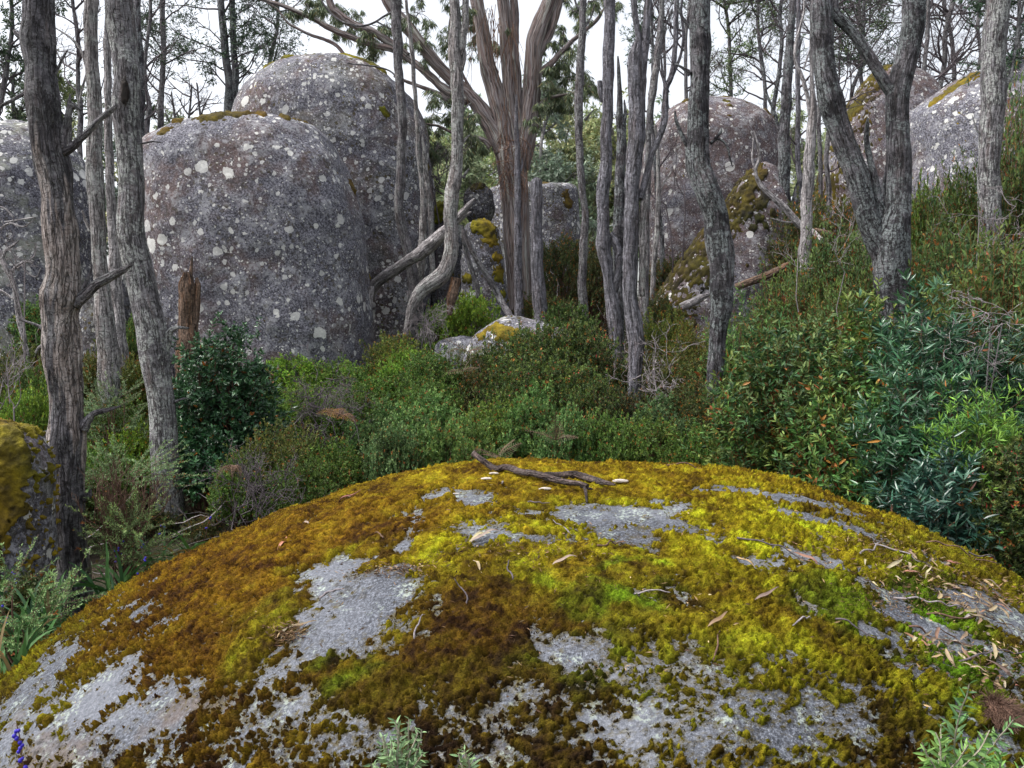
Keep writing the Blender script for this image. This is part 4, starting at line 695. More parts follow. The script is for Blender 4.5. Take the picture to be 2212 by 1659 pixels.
# ------------------------------------------------------------------ mid-distance trees with fine crowns
def crown_mesh(parent, name, S, D, L, r, rng, mat, levels=3, c=(5, 4, 3), leafspec=None, wig=.28, up=.05, ang=.75, leafmat='leaf'):
    parts, tips = crown_twigs(rng, S, D, L, r, levels, c, wig=wig, up=up, ang=ang); V, Q, uv, T = join(parts); mesh(name, V, Q, mat, parent, uv=uv)
    if leafspec:
        k, ll, lw, cols, wts, droop = leafspec; K, n, _ = tips.shape; t = rng.uniform(.2, 1, (K, k)) * (n - 1.001); i = t.astype(int); fr = (t - i)[..., None]; kk = np.arange(K)[:, None]
        pos = (tips[kk, i] * (1 - fr) + tips[kk, i + 1] * fr).reshape(-1, 3); d = norm(rng.normal(size=pos.shape) + norm((tips[kk, i+1] - tips[kk, i]).reshape(-1, 3)) * .8); m = len(pos)
        V, F, cc, T = leaves(pos, d, rng.uniform(.6, 1.3, m) * ll, rng.uniform(.7, 1.3, m) * lw, tint(rng, m, cols, wts), rng, droop)
        mesh('foliage', V, F, M[leafmat], parent, col=cc, smooth=False)
def bg_tree(label, poly, Y, mat, starts, group=None, name='tree', leafspec=None, levels=3, c=(5, 4, 3), seed=0, twmat=None, wig=.28, up=.05, ang=.75, leafmat='leaf', Lf=1.):
    e = tree(name, label, 'tree', poly, Y, mat, (), group, flare=0, sides=16, ring=max(sz(poly[0][2], Y), .06)); rng = np.random.default_rng(seed)
    P = np.array([at(q[0], q[1], Y) for q in poly]); 
    S, D, L, r = [], [], [], []
    for (x, y, dx, dy, lp, rp) in starts:
        S.append(at(x, y, Y)); D.append((dx, rng.normal(0, .45), -dy)); L.append(sz(lp, Y) * Lf); r.append(sz(rp, Y))
    crown_mesh(e, 'branches' if False else 'crown', np.array(S), np.array(D, float), np.array(L), np.array(r), rng, twmat or M['darktwig'], levels, c, leafspec, wig, up, ang, leafmat); return e
def auto_starts(rng, poly, n, lp=(60, 150), y0=None, spread=1., rp=2.6):
    q = np.array([p[:2] for p in poly], float); s = np.linspace(0, 1, len(q)); out = []
    for k in range(n):
        t = rng.uniform(.25, 1); x, y = np.interp(t, s, q[:, 0]), np.interp(t, s, q[:, 1]); sd = rng.choice([-1, 1]); out.append((x, y, sd * rng.uniform(.5, 1) * spread, -rng.uniform(.1, 1.1), rng.uniform(*lp), rng.uniform(.6, 1) * rp))
    return out
WATTLE = (7, .085, .020, [(.030, .058, .040), (.045, .085, .055), (.07, .11, .06)], [3, 3, 1], .1)
GUMLF = (7, .13, .017, [(.045, .062, .035), (.07, .085, .045), (.11, .12, .06)], [3, 3, 1], 1.1)
PALELF = (6, .09, .022, [(.07, .11, .06), (.11, .15, .08), (.15, .18, .09)], [2, 3, 1], .3)
rr_ = np.random.default_rng(5)
def tall(x0, y0, x1, r, wob=4, n=7):
    y = np.linspace(y0, -60, n); return [(x0 + (x1 - x0) * k / (n - 1) + rr_.normal(0, wob), yy, r * (1 - .35 * k / (n - 1))) for k, yy in enumerate(y)]
def auto_tree(label, x0, y0, x1, r, Y, mat, n, seed, lp=(60, 150), wob=4, poly=None, rp=2.6, **kw):
    p = poly or tall(x0, y0, x1, r, wob); return bg_tree(label, p, Y, mat, auto_starts(np.random.default_rng(seed), p, n, lp, rp=rp), seed=seed, **kw)
e = auto_tree('dark double-trunked leafy tree behind the massive smooth boulder', 0, 0, 0, 0, 17, 'dark', 20, 1, poly=[(500,300,14),(498,240,13),(496,190,11),(490,140,9),(484,80,9),(478,20,8),(474,-60,8)], lp=(70,160), leafspec=(6,)+WATTLE[1:], c=(5,4,3))
P_ = [(506,240,8),(508,170,8),(506,120,7),(503,60,7),(500,-60,7)]; V, Q, uv, T = limb(np.array([at(*p[:2], 17) for p in P_]), np.array([sz(p[2], 17) for p in P_]), 5); mesh('trunk', V, Q, B['dark'], e, uv=uv, T=T)
auto_tree('thin dark straight trunk with bare twigs right behind the hollowed lichen trunk', 0, 0, 0, 0, 13, 'dark', 6, 2, poly=[(314,420,6),(308,330,8),(305,260,8),(304,190,9),(302,120,8),(298,60,8),(296,-60,8)], lp=(40,90))
auto_tree('wavy slim grey tree with sparse foliage, second stem right of the hollowed lichen trunk', 0, 0, 0, 0, 15, 'gray', 12, 3, poly=[(344,360,8),(346,300,7),(347,240,7),(351,170,6),(353,100,6),(351,40,6),(350,-60,6)], lp=(50,120), leafspec=(3,)+WATTLE[1:])
auto_tree('thin twisting bare stem between the two slim dark trunks left of the smooth boulder', 0, 0, 0, 0, 14.4, 'gray', 9, 4, poly=[(324,370,5),(322,320,5),(318,280,6),(322,230,6),(316,190,4),(313,140,4),(318,90,4),(325,30,4),(322,-60,4)], lp=(40,110))
auto_tree('fine bare tree whose twigs fill the gap between the pale and hollowed trunks', 0, 0, 0, 0, 13, 'gray', 14, 5, poly=[(176,400,6),(172,330,6),(174,240,6),(168,170,5),(170,100,5),(160,30,4),(150,-60,4)], lp=(60,140))
auto_tree('leafy tree with lacy blue-green foliage at the upper left corner', 0, 0, 0, 0, 14, 'gray', 12, 6, poly=[(-30,420,8),(-20,300,8),(8,190,6),(18,120,5),(26,60,5),(20,-60,4)], lp=(60,140), leafspec=(6,)+WATTLE[1:])
auto_tree('pale green bushy tree behind the far left boulder', 0, 0, 0, 0, 22, 'gray', 14, 7, poly=[(30,420,6),(26,330,5),(30,260,5),(28,200,4),(30,160,3)], lp=(50,100), leafspec=(8,)+PALELF[1:])
auto_tree('pale green bushy tree between the stripped dead tree and the pale trunk', 0, 0, 0, 0, 22, 'gray', 12, 8, poly=[(155,420,6),(152,330,5),(150,260,5),(148,200,4),(150,175,3)], lp=(40,80), leafspec=(8,)+PALELF[1:])
for k, (x, y0, x1) in enumerate(((385,300,370),(405,285,415),(436,280,425))):
    auto_tree(['slight bare stem showing above the left shoulder of the smooth boulder','twiggy bare stem above the smooth boulder left of the double-trunked tree','faint bare stem nearest the double-trunked leafy tree'][k], x, y0 + 60, x1, 3, 21, 'gray', 7, 20 + k, lp=(40,90), poly=[(x,y0+80,3),(x,y0,3),((x+x1)/2,y0-50,2.5),(x1,y0-100,2)], rp=2)
auto_tree('airy leafy tree reaching across the sky above the tall domed boulder', 0, 0, 0, 0, 19, 'dark', 11, 9, poly=[(560,300,6),(566,240,6),(575,180,5),(585,120,5),(600,50,4),(590,-60,4)], lp=(50,130), leafspec=(4,)+WATTLE[1:])
# gum foliage: drooping leaf sprays on the great tree
cl = [(720,20,40),(745,50,34),(690,10,30),(780,100,30),(815,30,46),(830,70,40),(880,20,40),(930,40,50),(950,95,44),(915,90,36),(960,20,40),(1010,30,30),(1060,80,24),(1175,130,24),(1205,60,30),(1225,100,34),(1215,150,36),(1190,190,30),(1240,175,30),(1260,190,24),(1270,20,36),(1240,10,30),(955,230,36),(990,250,30),(930,260,30),(1010,290,26),(975,310,30),(930,300,26),(1040,300,20),(1175,250,24),(1200,215,26),(1290,195,20),(1160,90,14),(1330,10,20),(1225,215,24),(640,20,24),(1000,330,22),(950,330,24)]
S, D, L, r = [], [], [], []
for (x, y, q) in cl:
    for k in range(4): S.append(at(x + rng.normal(0, q * .6), y + rng.normal(0, q * .45), 14 + rng.normal(0, .7) + .5)); D.append(rng.normal(0, 1, 3) + (0, 0, .1)); L.append(sz(q * 1.0, 14)); r.append(.007)
crown_mesh(gum, 'twig_spray', np.array(S), np.array(D), np.array(L), np.array(r), rng, M['darktwig'], 2, (5, 4), (10, .125, .013, [(.08, .11, .065), (.12, .15, .09), (.17, .19, .09), (.18, .14, .06)], [4, 4, 2, .5], 1.3), wig=.35, up=-.1, leafmat='gum_leaf')
# right-hand side, behind
for k, a in enumerate([(1590,330,1560,5,20,'gray',16,(60,130),PALELF,'bushy pale-leaved tree above the brown dome-shaped boulder, leftmost there'),(1650,330,1640,5,19,'gray',16,(60,140),PALELF,'forking leafy tree right of the dark elbowed trunk, behind the brown dome'),(1790,420,1800,6,15,'gray',18,(80,170),None,'spreading bare tree between the arms of the forked trunk'),
    (1655,420,1700,6,18,'dark',12,(60,140),None,'bare twiggy tree behind the dark upright trunk'),(1870,260,1850,5,20,'gray',16,(60,150),PALELF,'leafy tree with crossing limbs in the middle of the V fork'),(2020,330,2060,7,19,'gray',22,(80,190),None,'widely branching bare tree right of the forked trunk'),
    (2080,330,2040,6,20,'gray',18,(80,180),None,'bare tree with upswept twigs left of the straight greyish trunk'),(2110,300,2120,5,22,'gray',14,(60,150),None,'thin bare tree just behind the straight greyish trunk'),(2190,400,2200,6,13,'gray',16,(60,130),WATTLE,'leafy twig-filled tree at the upper right edge'),
    (1725,520,1722,7,14,'blue',8,(50,110),None,'grey bare stem tight behind the silver pole'),(1770,560,1775,6,16,'gray',10,(50,110),None,'bare stem right of the silver pole'),(1480,330,1490,5,17,'gray',12,(50,120),None,'bare twiggy tree left of the dark elbowed trunk'),
    (1450,330,1425,4,19,'gray',9,(50,110),WATTLE,'thin leafy tree behind the fluted dead trunk'),(1425,520,1405,5,14,'dark',8,(50,100),None,'dark thin stem behind the slim leaning one'),(1990,330,2010,6,17,'gray',14,(70,150),None,'bare crooked tree rising just right of the V fork'),(1830,330,1880,5,18,'dark',14,(60,140),WATTLE,'dark-leaved tree low in the V fork')]):
    x, y0, x1, r, Y, mt, n, lp, lf, lab = a
    auto_tree(lab, x, y0, x1, r, Y, mt, n, 40 + k, lp=lp, leafspec=lf and (4,) + lf[1:], c=(5, 5, 3), wig=.3)
# distant gums beyond the clearing, seen between the middle trunks and elsewhere
gl = 'distant gum trees beyond the clearing'
far = [(940,440,320,26,'pale-trunked distant gum left of the bent pale trunk'),(1010,430,300,25,'distant pale trunk directly above the small black boulder'),(1042,430,330,27,'distant slim gum trunk left of the great gum'),(1185,430,190,28,'distant gum with two arching stems right of the great gum'),(1215,430,290,36,'distant yellowish gum crown right of the great gum, low'),(1235,440,330,30,'distant green gum behind the slender scaly tree'),
    (1280,440,260,34,'distant gum between the scaly tree and the keyhole trunk'),(1300,440,300,40,'hazy distant gum left of the keyhole trunk'),(1350,440,250,38,'distant gum showing past the jagged snag'),(1165,440,300,40,'hazy gum right behind the tall flat-topped stump'),(975,440,290,38,'hazy gum crown behind the bent pale trunk'),(1060,440,270,42,'hazy gum crown left of the great gum'),(1390,440,290,36,'distant gum behind the broken burl trunk'),(900,440,320,40,'hazy gum glimpsed by the tall domed boulder'),
    (1760,520,300,30,'distant green tree behind the silver pole'),(1800,520,330,34,'distant green tree low in the V fork'),(-10,420,250,34,'hazy tree at the left edge above the spotted boulder'),(60,420,265,32,'hazy tree left of the stripped dead trunk'),(120,420,255,36,'hazy tree above the far left boulder shoulder'),(250,420,300,36,'hazy tree behind the hollowed lichen trunk'),(300,430,310,30,'hazy green tree left of the smooth boulder'),(1145,440,240,33,'distant gum right against the great gum trunk'),(1205,440,225,31,'distant gum crown under the right limb of the great gum'),(1262,440,275,38,'faint distant gum directly behind the slender scaly tree'),(1330,440,215,33,'distant gum crown between the keyhole trunk and the snag'),(1420,440,270,33,'distant gum behind the slim leaning dark stem'),(1480,400,290,34,'distant gum left of the dark elbowed trunk above the brown dome'),(1025,440,250,35,'distant gum above the perched black boulder, behind the limbs'),(965,440,255,33,'distant gum crown left of the bent pale trunk top'),(1720,500,240,34,'distant gum behind the dark upright trunk'),(2030,400,250,36,'distant gum between the steep brown boulder and the sloping one'),(400,430,285,38,'faint distant gum low above the smooth boulder'),(350,430,270,40,'faint distant gum by the left shoulder of the smooth boulder')]
FAR_HAZE_LF = [(5, .24, .075, [(.22, .27, .16), (.30, .34, .20), (.34, .34, .20)], [3, 3, 2], .4), (5, .24, .075, [(.20, .26, .18), (.26, .31, .22)], [1, 1], .4)]  # far leaves paled: distance haze is put into their colour
protos = []
for v in range(4):
    rg = np.random.default_rng(70 + v); e = empty('gum_tree', (0, 0, 0), far[v][4], 'tree', gl); h = 7.
    Pz = np.array([(rg.normal(0, .2) * (k > 0), rg.normal(0, .2) * (k > 0), h * k / 6) for k in range(7)]); V, Q, uv, T = limb(Pz, np.linspace(.16, .05, 7), v, sides=10, ring=.2); mesh('trunk', V, Q, B['pale'], e, uv=uv, T=T)
    n = 16; t = rg.uniform(.4, 1, n); S = np.stack([np.interp(t * 6, range(7), Pz[:, k]) for k in range(3)], 1); D = rg.normal(0, 1, (n, 3)) + (0, 0, .9)
    crown_mesh(e, 'crown', S, D, rg.uniform(1., 2.1, n), np.full(n, .035), rg, B['gray'], 3, (5, 4, 3), (6,) + FAR_HAZE_LF[v % 2][1:], up=.1); protos.append(e)
for k, (x, yb, yt, Y, lab) in enumerate(far):
    o = protos[k] if k < 4 else copy_tree(protos[k % 4]); p = at(x, 700, Y); zt = at(x, yt, Y)[2]; zb = float(ground_z(p[0], Y)); s = (zt - zb) / 8.2
    o.location = (p[0], Y, zb); o.scale = (s, s, s); o.rotation_euler.z = k * 2.1; o['label'] = lab

# ------------------------------------------------------------------ shrubs
KIND = dict(
 heath=dict(nc=80, ns=20, nl=22, L=.028, W=.0125, sl=.085, cols=[(.05,.105,.022),(.085,.15,.03),(.03,.06,.018)], w=[3,2,2], tip=(.13,.20,.05), rust=.025),
 bright=dict(nc=80, ns=20, nl=22, L=.028, W=.0125, sl=.085, cols=[(.10,.19,.03),(.14,.24,.035),(.06,.12,.025)], w=[3,2,1], tip=(.24,.34,.05), rust=.02),
 sage=dict(nc=82, ns=20, nl=22, L=.030, W=.0145, sl=.085, cols=[(.065,.13,.045),(.10,.175,.065),(.04,.085,.03)], w=[3,2,2], tip=(.18,.26,.10), rust=.03),
 olive=dict(nc=72, ns=20, nl=24, L=.027, W=.0105, sl=.11, cols=[(.055,.085,.02),(.085,.10,.022),(.035,.05,.018)], w=[3,2,2], tip=(.17,.17,.04), rust=.035, up=.55),
 dark=dict(nc=78, ns=20, nl=22, L=.029, W=.0115, sl=.095, cols=[(.025,.042,.016),(.04,.06,.02),(.05,.05,.02)], w=[3,2,1], tip=(.08,.09,.03), rust=.06),
 redheath=dict(nc=78, ns=20, nl=22, L=.028, W=.0115, sl=.095, cols=[(.032,.060,.020),(.055,.085,.022),(.02,.035,.014)], w=[3,2,2], tip=(.12,.15,.04), rust=.02, red=.012, up=.4),
 glossy=dict(nc=54, ns=9, nl=15, L=.046, W=.019, sl=.12, cols=[(.018,.055,.030),(.03,.085,.045),(.012,.035,.022)], w=[3,2,1], tip=(.06,.14,.07), rust=.01, mat='gloss', six=True),
 pepper=dict(nc=60, ns=9, nl=16, L=.052, W=.016, sl=.26, cols=[(.035,.085,.025),(.06,.13,.035),(.025,.055,.02)], w=[3,2,1], tip=(.15,.19,.05), rust=.03, up=1.3, six=True, stemcol='rust'),
 peppersmall=dict(nc=74, ns=14, nl=18, L=.034, W=.012, sl=.24, cols=[(.028,.060,.022),(.05,.09,.03),(.035,.05,.02)], w=[3,2,1], tip=(.10,.14,.04), rust=.02, up=.9, stemcol='rust'),
 lance=dict(nc=44, ns=9, nl=15, L=.075, W=.013, sl=.20, cols=[(.018,.055,.035),(.03,.085,.05),(.012,.035,.025)], w=[3,2,1], tip=(.06,.13,.07), rust=.008, mat='gloss', up=.7, six=True),
 fresh=dict(nc=40, ns=10, nl=18, L=.055, W=.009, sl=.22, cols=[(.06,.15,.035),(.035,.10,.04),(.10,.22,.04)], w=[3,2,1], tip=(.16,.30,.05), rust=.005, up=1.0),
 needle=dict(nc=26, ns=9, nl=70, L=.020, W=.0048, sl=.34, cols=[(.12,.19,.09),(.08,.14,.07),(.17,.23,.12)], w=[3,2,1], tip=(.24,.34,.16), rust=.015, up=.25, flat=True),
)
RUST = [(.24,.08,.02),(.30,.13,.03),(.16,.05,.02)]
M['rust_stem'] = m_plain('rusty_stem', (.10, .035, .015), (.26, .10, .035), 50)
def shrub_parts(kind, rng, rx, ry, h, dens=1., low=.06):
    k = KIND[kind]; nc = int(k['nc'] * dens)
    d = rand_dir(rng, nc * 3); d = d[d[:, 2] > -.45][:nc]; nc = len(d); rad = rng.uniform(.5, .97, (nc, 1)); lum = 1 + .28 * fbm(d, 1.6, 2, rng.uniform(0, 50))[:, None]
    ctr = np.array([0, 0, h * (.5 + low)]); C = ctr + d * rad * lum * np.array([rx, ry, h * (.5 - low)])
    ns = k['ns']; cr = .16 * (rx + ry + h) / 1.6; up = k.get('up', .3)
    S = np.repeat(C, ns, 0) + rng.normal(0, cr * .33, (nc * ns, 3)); out = norm(np.repeat(d, ns, 0)) * (1, 1, .5 if k.get('flat') else 1)
    D = norm(out * .65 + rng.normal(0, .45, S.shape) * (1, 1, .4 if k.get('flat') else 1) + np.array([0, 0, up])); L = rng.uniform(.5, 1.2, len(S)) * k['sl']
    P, Rr = grow(rng, S, D, L, np.full(len(S), .0013), 4, .12, .05 if not k.get('flat') else -.02, .5)
    nl = k['nl']; t = (rng.random((len(S), nl)) ** .8) * 2.999; i = t.astype(int); f = (t - i)[..., None]; kk = np.arange(len(S))[:, None]
    pos = (P[kk, i] * (1 - f) + P[kk, i + 1] * f).reshape(-1, 3); ax = norm(P[kk, i + 1] - P[kk, i]).reshape(-1, 3); n = len(pos)
    side = rng.normal(size=(n, 3)); side = norm(side - (side * ax).sum(1, keepdims=True) * ax); tt = t.ravel()[:, None] / 3
    ld = norm(ax * (.35 + .9 * tt ** 2) + side); sh = rng.random(len(S)); vig = (np.clip(rng.normal(1, .22, nc), .55, 1.5)[:, None] * np.ones((nc, ns))).ravel()
    col = tint(rng, n, k['cols'], k['w'], .25) * np.repeat(vig, nl)[:, None]; tipw = np.clip((tt - .55) * 2.4, 0, 1) * np.repeat((sh < .75), nl)[:, None] * .8
    col = col * (1 - tipw) + np.array(k['tip']) * tipw * rng.uniform(.7, 1.2, (n, 1))
    rs = (rng.random(n) < k['rust']) | ((tt[:, 0] > .86) & (np.repeat(rng.random(len(S)), nl) < k['rust'] * 3)); col[rs] = np.array(RUST)[rng.integers(0, 3, rs.sum())] * rng.uniform(.6, 1.2, (rs.sum(), 1))
    col = col * 1.22
    if k.get('red'): r_ = rng.random(n) < k['red']; col[r_] = (.42, .05, .05)
    V, F, cc, T = leaves(pos, ld, rng.uniform(.65, 1.25, n) * k['L'], rng.uniform(.75, 1.2, n) * k['W'], col, rng, .05, six=k.get('six', False))
    B0 = np.stack([rng.normal(0, rx * .10, nc), rng.normal(0, ry * .10, nc), np.zeros(nc)], 1); tt = np.linspace(0, 1, 7)[None, :, None]
    mid = (B0 + C) / 2 + np.array([0, 0, .12]) * h + rng.normal(0, .05, (nc, 3)); Ps = (1-tt)**2 * B0[:, None] + 2*tt*(1-tt) * mid[:, None] + tt**2 * C[:, None]
    Ps[:, 1:-1] += rng.normal(0, .012, (nc, 5, 3)); st = tubes(Ps, np.linspace(.011, .004, 7)[None] * np.ones((nc, 1)) * (h / 1.0) ** .5, 4); sh_ = tubes(P, Rr, 3)
    return (V, F, cc, T), join([st, sh_])
PROTO = {}
GRP = {}
def shrub(kind, label, x, top, wpx, Y, seed=None, dens=1., group=None, name='shrub', var=3, hmul=1., low=.06):
    "a shrub centred on pixel x with its crown top at pixel row top; copies share one of a few grown plants"
    p = at(x, 700, Y); zb = float(ground_z(p[0], Y)) - .03; zt = at(x, top, Y)[2]; h = max(zt - zb, .25) * (1.0 if seed is None else 1.); wd = sz(wpx, Y) / 2 * (1.12 if seed is None else 1.)
    v = int(abs(x * 7 + top * 3)) % var; key = (kind, v)
    if seed is not None or key not in PROTO:
        rng = np.random.default_rng(seed or (hash_(kind) + v)); r0, h0 = (wd, h) if seed is not None else (.55, 1.05)
        e = empty(name, (0, 0, 0), label, 'shrub'); lf, st = shrub_parts(kind, rng, r0, r0 * .85, h0, dens, low)
        mesh('stem', st[0], st[1], M['rust_stem'] if KIND[kind].get('stemcol') else M['stem'], e, uv=st[2]); mesh('foliage', lf[0], lf[1], M[KIND[kind].get('mat', 'leaf')], e, col=lf[2], T=lf[3], smooth=False)
        e['_r'], e['_h'] = r0, h0
        if seed is None: PROTO[key] = e
        o = e
    else: o = copy_tree(PROTO[key])
    r0, h0 = o['_r'], o['_h']; o.location = (p[0], Y, zb); o.scale = (wd / r0, (wd / r0 * 1. + h / h0) / 2, h / h0); o.rotation_euler.z = 0 if seed is not None else (x * .37) % 6.28
    o['label'] = label
    if group: o['group'] = group
    return o
def hash_(s): return sum(ord(c) * (i + 3) for i, c in enumerate(s)) % 9973
L_ = [
 # kind, x, top, width, Y, label
 ('bright',640,770,150,9.9,'bright green fine-leaved shrub against the foot of the smooth grey boulder'),
 ('bright',745,785,130,9.7,'yellow-green shrub at the lower right corner of the smooth grey boulder'),
 ('heath',560,840,120,8.9,'mid-green shrub directly right of the dark glossy bush'),
 ('bright',650,840,150,8.6,'lime-tinged shrub in the open patch above the orange fern'),
 ('heath',800,810,140,9.1,'soft green shrub just below the gap between the two tall boulders'),
 ('olive',860,735,110,9.9,'olive shrub under the curved foot of the pale bent trunk'),
 ('bright',1020,640,110,10.9,'fresh green rounded shrub at the feet of the crossing logs'),
 ('bright',960,662,90,11.1,'small green shrub beneath the orange broken end of the bent trunk'),
 ('heath',930,770,150,8.9,'mid-green shrub left of the low mossy pale boulder'),
 ('olive',1000,775,110,9.0,'olive-tipped shrub in front of the flat grey slab'),
 ('redheath',1085,735,130,9.0,'dark shrub with tiny red flowers at the left foot of the low pale boulder'),
 ('redheath',1165,720,140,8.9,'dark red-flowered shrub hiding the middle of the low pale boulder'),
 ('redheath',1250,700,130,9.0,'dark red-flowered shrub left of the keyhole trunk'),
 ('redheath',1120,800,170,8.1,'broad dark shrub speckled with red, centre of the thicket'),
 ('redheath',1225,800,160,8.1,'dark red-speckled shrub below the keyhole trunk'),
 ('dark',1310,780,110,8.9,'dark shrub around the foot of the keyhole trunk'),
 ('redheath',1170,770,150,8.5,'dark middle shrub between the two broad red-speckled ones'),
 ('dark',1060,790,120,8.6,'shadowy shrub left of the broad red-speckled one'),
 ('heath',930,830,140,8.1,'leafy mid-green shrub above the pale sage one'),
 ('dark',1340,850,130,7.9,'dark shrub hiding the foot of the fluted dead trunk'),
 ('redheath',1290,830,130,7.8,'red-speckled dark shrub low beside the fluted dead trunk'),
 ('bright',890,760,110,9.4,'bright green shrub right of the soft green one, under the log foot'),
 ('dark',1540,840,120,7.6,'dusky shrub under the elbowed trunk, behind the crest'),
 ('olive',1440,690,100,9.6,'olive upright shrub right of the fluted dead trunk'),
 ('olive',1500,720,110,9.2,'olive shrub in front of the mossy slanting flank'),
 ('dark',1425,640,80,11.4,'dark wiry shrub under the mossy slanting flank'),
 ('dark',1215,520,110,14.5,'tall dark feathery shrub behind the slender scaly tree'),
 ('dark',1290,540,100,13.8,'tall dark shrub behind the keyhole trunk'),
 ('dark',1180,640,120,13.0,'dark low shrub at the foot of the great gum'),
 ('heath',1230,660,110,11.6,'green low shrub right of the tall flat-topped stump'),
 ('dark',1450,560,100,14.2,'dusky shrub at the base of the big brown dome'),
 ('olive',1470,770,150,8.5,'olive shrub by the bleached branches right of the fluted trunk'),
 ('dark',1500,830,130,7.9,'very dark shrub in the shaded hollow right of centre'),
 ('dark',1570,760,110,8.2,'dark shrub at the foot of the dark elbowed trunk'),
 ('sage',830,880,150,7.7,'grey-green shrub with a rounded top left of centre, behind the moss crest'),
 ('sage',920,870,160,7.4,'pale sage shrub with rusty tips, largest on the crest line'),
 ('sage',990,925,130,7.1,'sage shrub directly behind the raised end of the fallen branch'),
 ('sage',850,930,120,7.0,'grey-green shrub touching the moss crest left of the fallen branch'),
 ('heath',1080,880,140,7.5,'darker green shrub right behind the fallen branch'),
 ('sage',1160,855,150,7.4,'pointed sage shrub right of the fallen branch'),
 ('sage',1230,905,120,7.1,'low sage shrub on the crest below the red-flowered shrubs'),
 ('heath',1300,900,140,7.2,'dense green shrub just above the crest right of centre'),
 ('heath',1395,915,150,7.2,'green shrub at the foot of the fluted dead trunk'),
 ('sage',1430,870,130,7.6,'rounded grey-green shrub right of the fluted trunk foot'),
 ('heath',1510,930,130,7.0,'low green shrub at the right end of the crest thicket'),
 ('dark',1560,900,110,7.3,'dim shrub in shadow beside the rusty-stemmed bush'),
 ('heath',770,850,130,8.2,'fine green shrub right of the orange fern'),
 ('heath',700,955,150,6.9,'low spreading green shrub above the dark gap left of the crest'),
 ('olive',600,940,170,6.8,'olive-green shrub with dry bracken caught in it'),
 ('heath',520,985,130,6.7,'rusty green shrub below the dark glossy bush'),
 ('heath',640,1000,150,6.5,'dark-bottomed green shrub overhanging the moss edge'),
 ('olive',230,760,130,8.7,'yellow-olive upright shrub between the pale trunk and the hollowed trunk'),
 ('olive',290,790,90,8.3,'olive shrub tight left of the hollowed trunk'),
 ('olive',40,770,140,8.4,'olive shrub at the left edge below the twisted pale sapling'),
 ('heath',95,800,110,7.8,'green shrub left of the stripped dead tree'),
 ('bright',60,850,120,7.2,'yellow-green shrub above the yellow-mossed boulder'),
 ('heath',235,870,140,7.6,'green shrub behind the broken stub of the stripped dead tree'),
 ('heath',220,960,130,6.9,'rust-tipped green shrub right of the stripped dead tree'),
 ('bright',280,930,110,7.2,'light green shrub left of the hollowed trunk foot'),
 ('sage',100,660,120,11.3,'hazy grey-green shrub low on the white-spotted boulder'),
 ('sage',280,690,60,9.4,'wispy shrub between the small dark rock and the hollowed trunk'),
 ('olive',470,800,90,9.6,'olive shrub behind the glossy bush at the boulder foot'),
 ('fresh',1640,690,130,8.0,'light green narrow-leaved shrub in front of the wedge-shaped boulder'),
 ('olive',1590,730,100,8.3,'olive shrub between the elbowed trunk and the wedge-shaped boulder'),
 ('peppersmall',1725,640,130,8.4,'dark rusty-stemmed shrub below the silver pole'),
 ('peppersmall',1800,560,130,8.4,'open rusty shrub left of the forked trunk'),
 ('peppersmall',1850,640,150,7.5,'dense dark shrub around the foot of the forked trunk'),
 ('peppersmall',2040,560,150,7.9,'dark rusty shrub right of the forked trunk'),
 ('peppersmall',2085,430,150,9.7,'tall dark shrub wrapping the straight greyish trunk'),
 ('peppersmall',2215,250,90,9.6,'tallest dark shrub, reaching up the right edge'),
 ('heath',2010,415,100,10.5,'green shrub against the broad sloping boulder'),
 ('peppersmall',2090,620,210,6.8,'broad dark shrub with fine dead twigs at the right'),
 ('peppersmall',2195,430,110,9.3,'dark leafy shrub reaching up the right edge beside the straight greyish trunk'),
 ('dark',330,1110,90,6.9,'dark shrub in shade behind the foot of the hollowed trunk'),
 ('dark',120,1010,120,6.6,'dark shrub behind the foot of the stripped dead tree'),
 ('dark',430,1120,90,6.7,'dark shrub in the gap under the lower glossy bush'),
 ('peppersmall',2200,620,190,6.5,'deep green shrub mass on the right edge above the fresh shoots'),
 ('dark',1760,440,90,12.2,'dark bush behind the silver pole foot'),
 ('dark',1960,430,70,10.8,'mossy brown bush between forked trunk and sloping boulder'),
]
for (k, x, t, wp, Y, lab) in L_: shrub(k, lab, x, t, wp, Y)
shrub('glossy', 'dense dark glossy-leaved bush with a pointed top, beside the hollowed trunk', 478, 715, 215, 7.7, seed=501, dens=2.4, name='glossy_bush', low=.0)
shrub('glossy', 'lower dark glossy bush hanging in shade under the pointed one', 440, 930, 150, 7.2, seed=502, dens=1., name='glossy_bush')
shrub('pepper', 'broad bush of upright rusty shoots nearest the right side of the moss', 1735, 725, 300, 6.3, seed=511, dens=1.9, name='rusty_bush')
shrub('pepper', 'rusty-shooted bush merging left of the broad one, over the moss edge', 1640, 800, 170, 6.4, seed=512, dens=1., name='rusty_bush')
shrub('pepper', 'rusty-shooted bush in front of the forked trunk foot', 1860, 700, 190, 6.1, seed=513, dens=1.2, name='rusty_bush')
shrub('pepper', 'low rusty-shooted bush spilling towards the right moss slope', 1850, 850, 230, 5.7, seed=514, dens=1.2, name='rusty_bush')
shrub('lance', 'tall dark bush with long glossy leaves at the forked trunk', 1990, 650, 190, 5.7, seed=521, dens=1.3, name='willow_bush')
shrub('lance', 'wide dark long-leaved bush below, beside the right moss slope', 2010, 830, 260, 5.3, seed=522, dens=1.7, name='willow_bush')
shrub('lance', 'dark long-leaved bush at the right edge behind the fresh green one', 2170, 760, 180, 5.9, seed=523, dens=1.2, name='willow_bush')
shrub('fresh', 'bright fresh-green narrow-leaved bush at the lower right', 2120, 890, 130, 4.9, seed=531, dens=1.3, name='willow_bush')
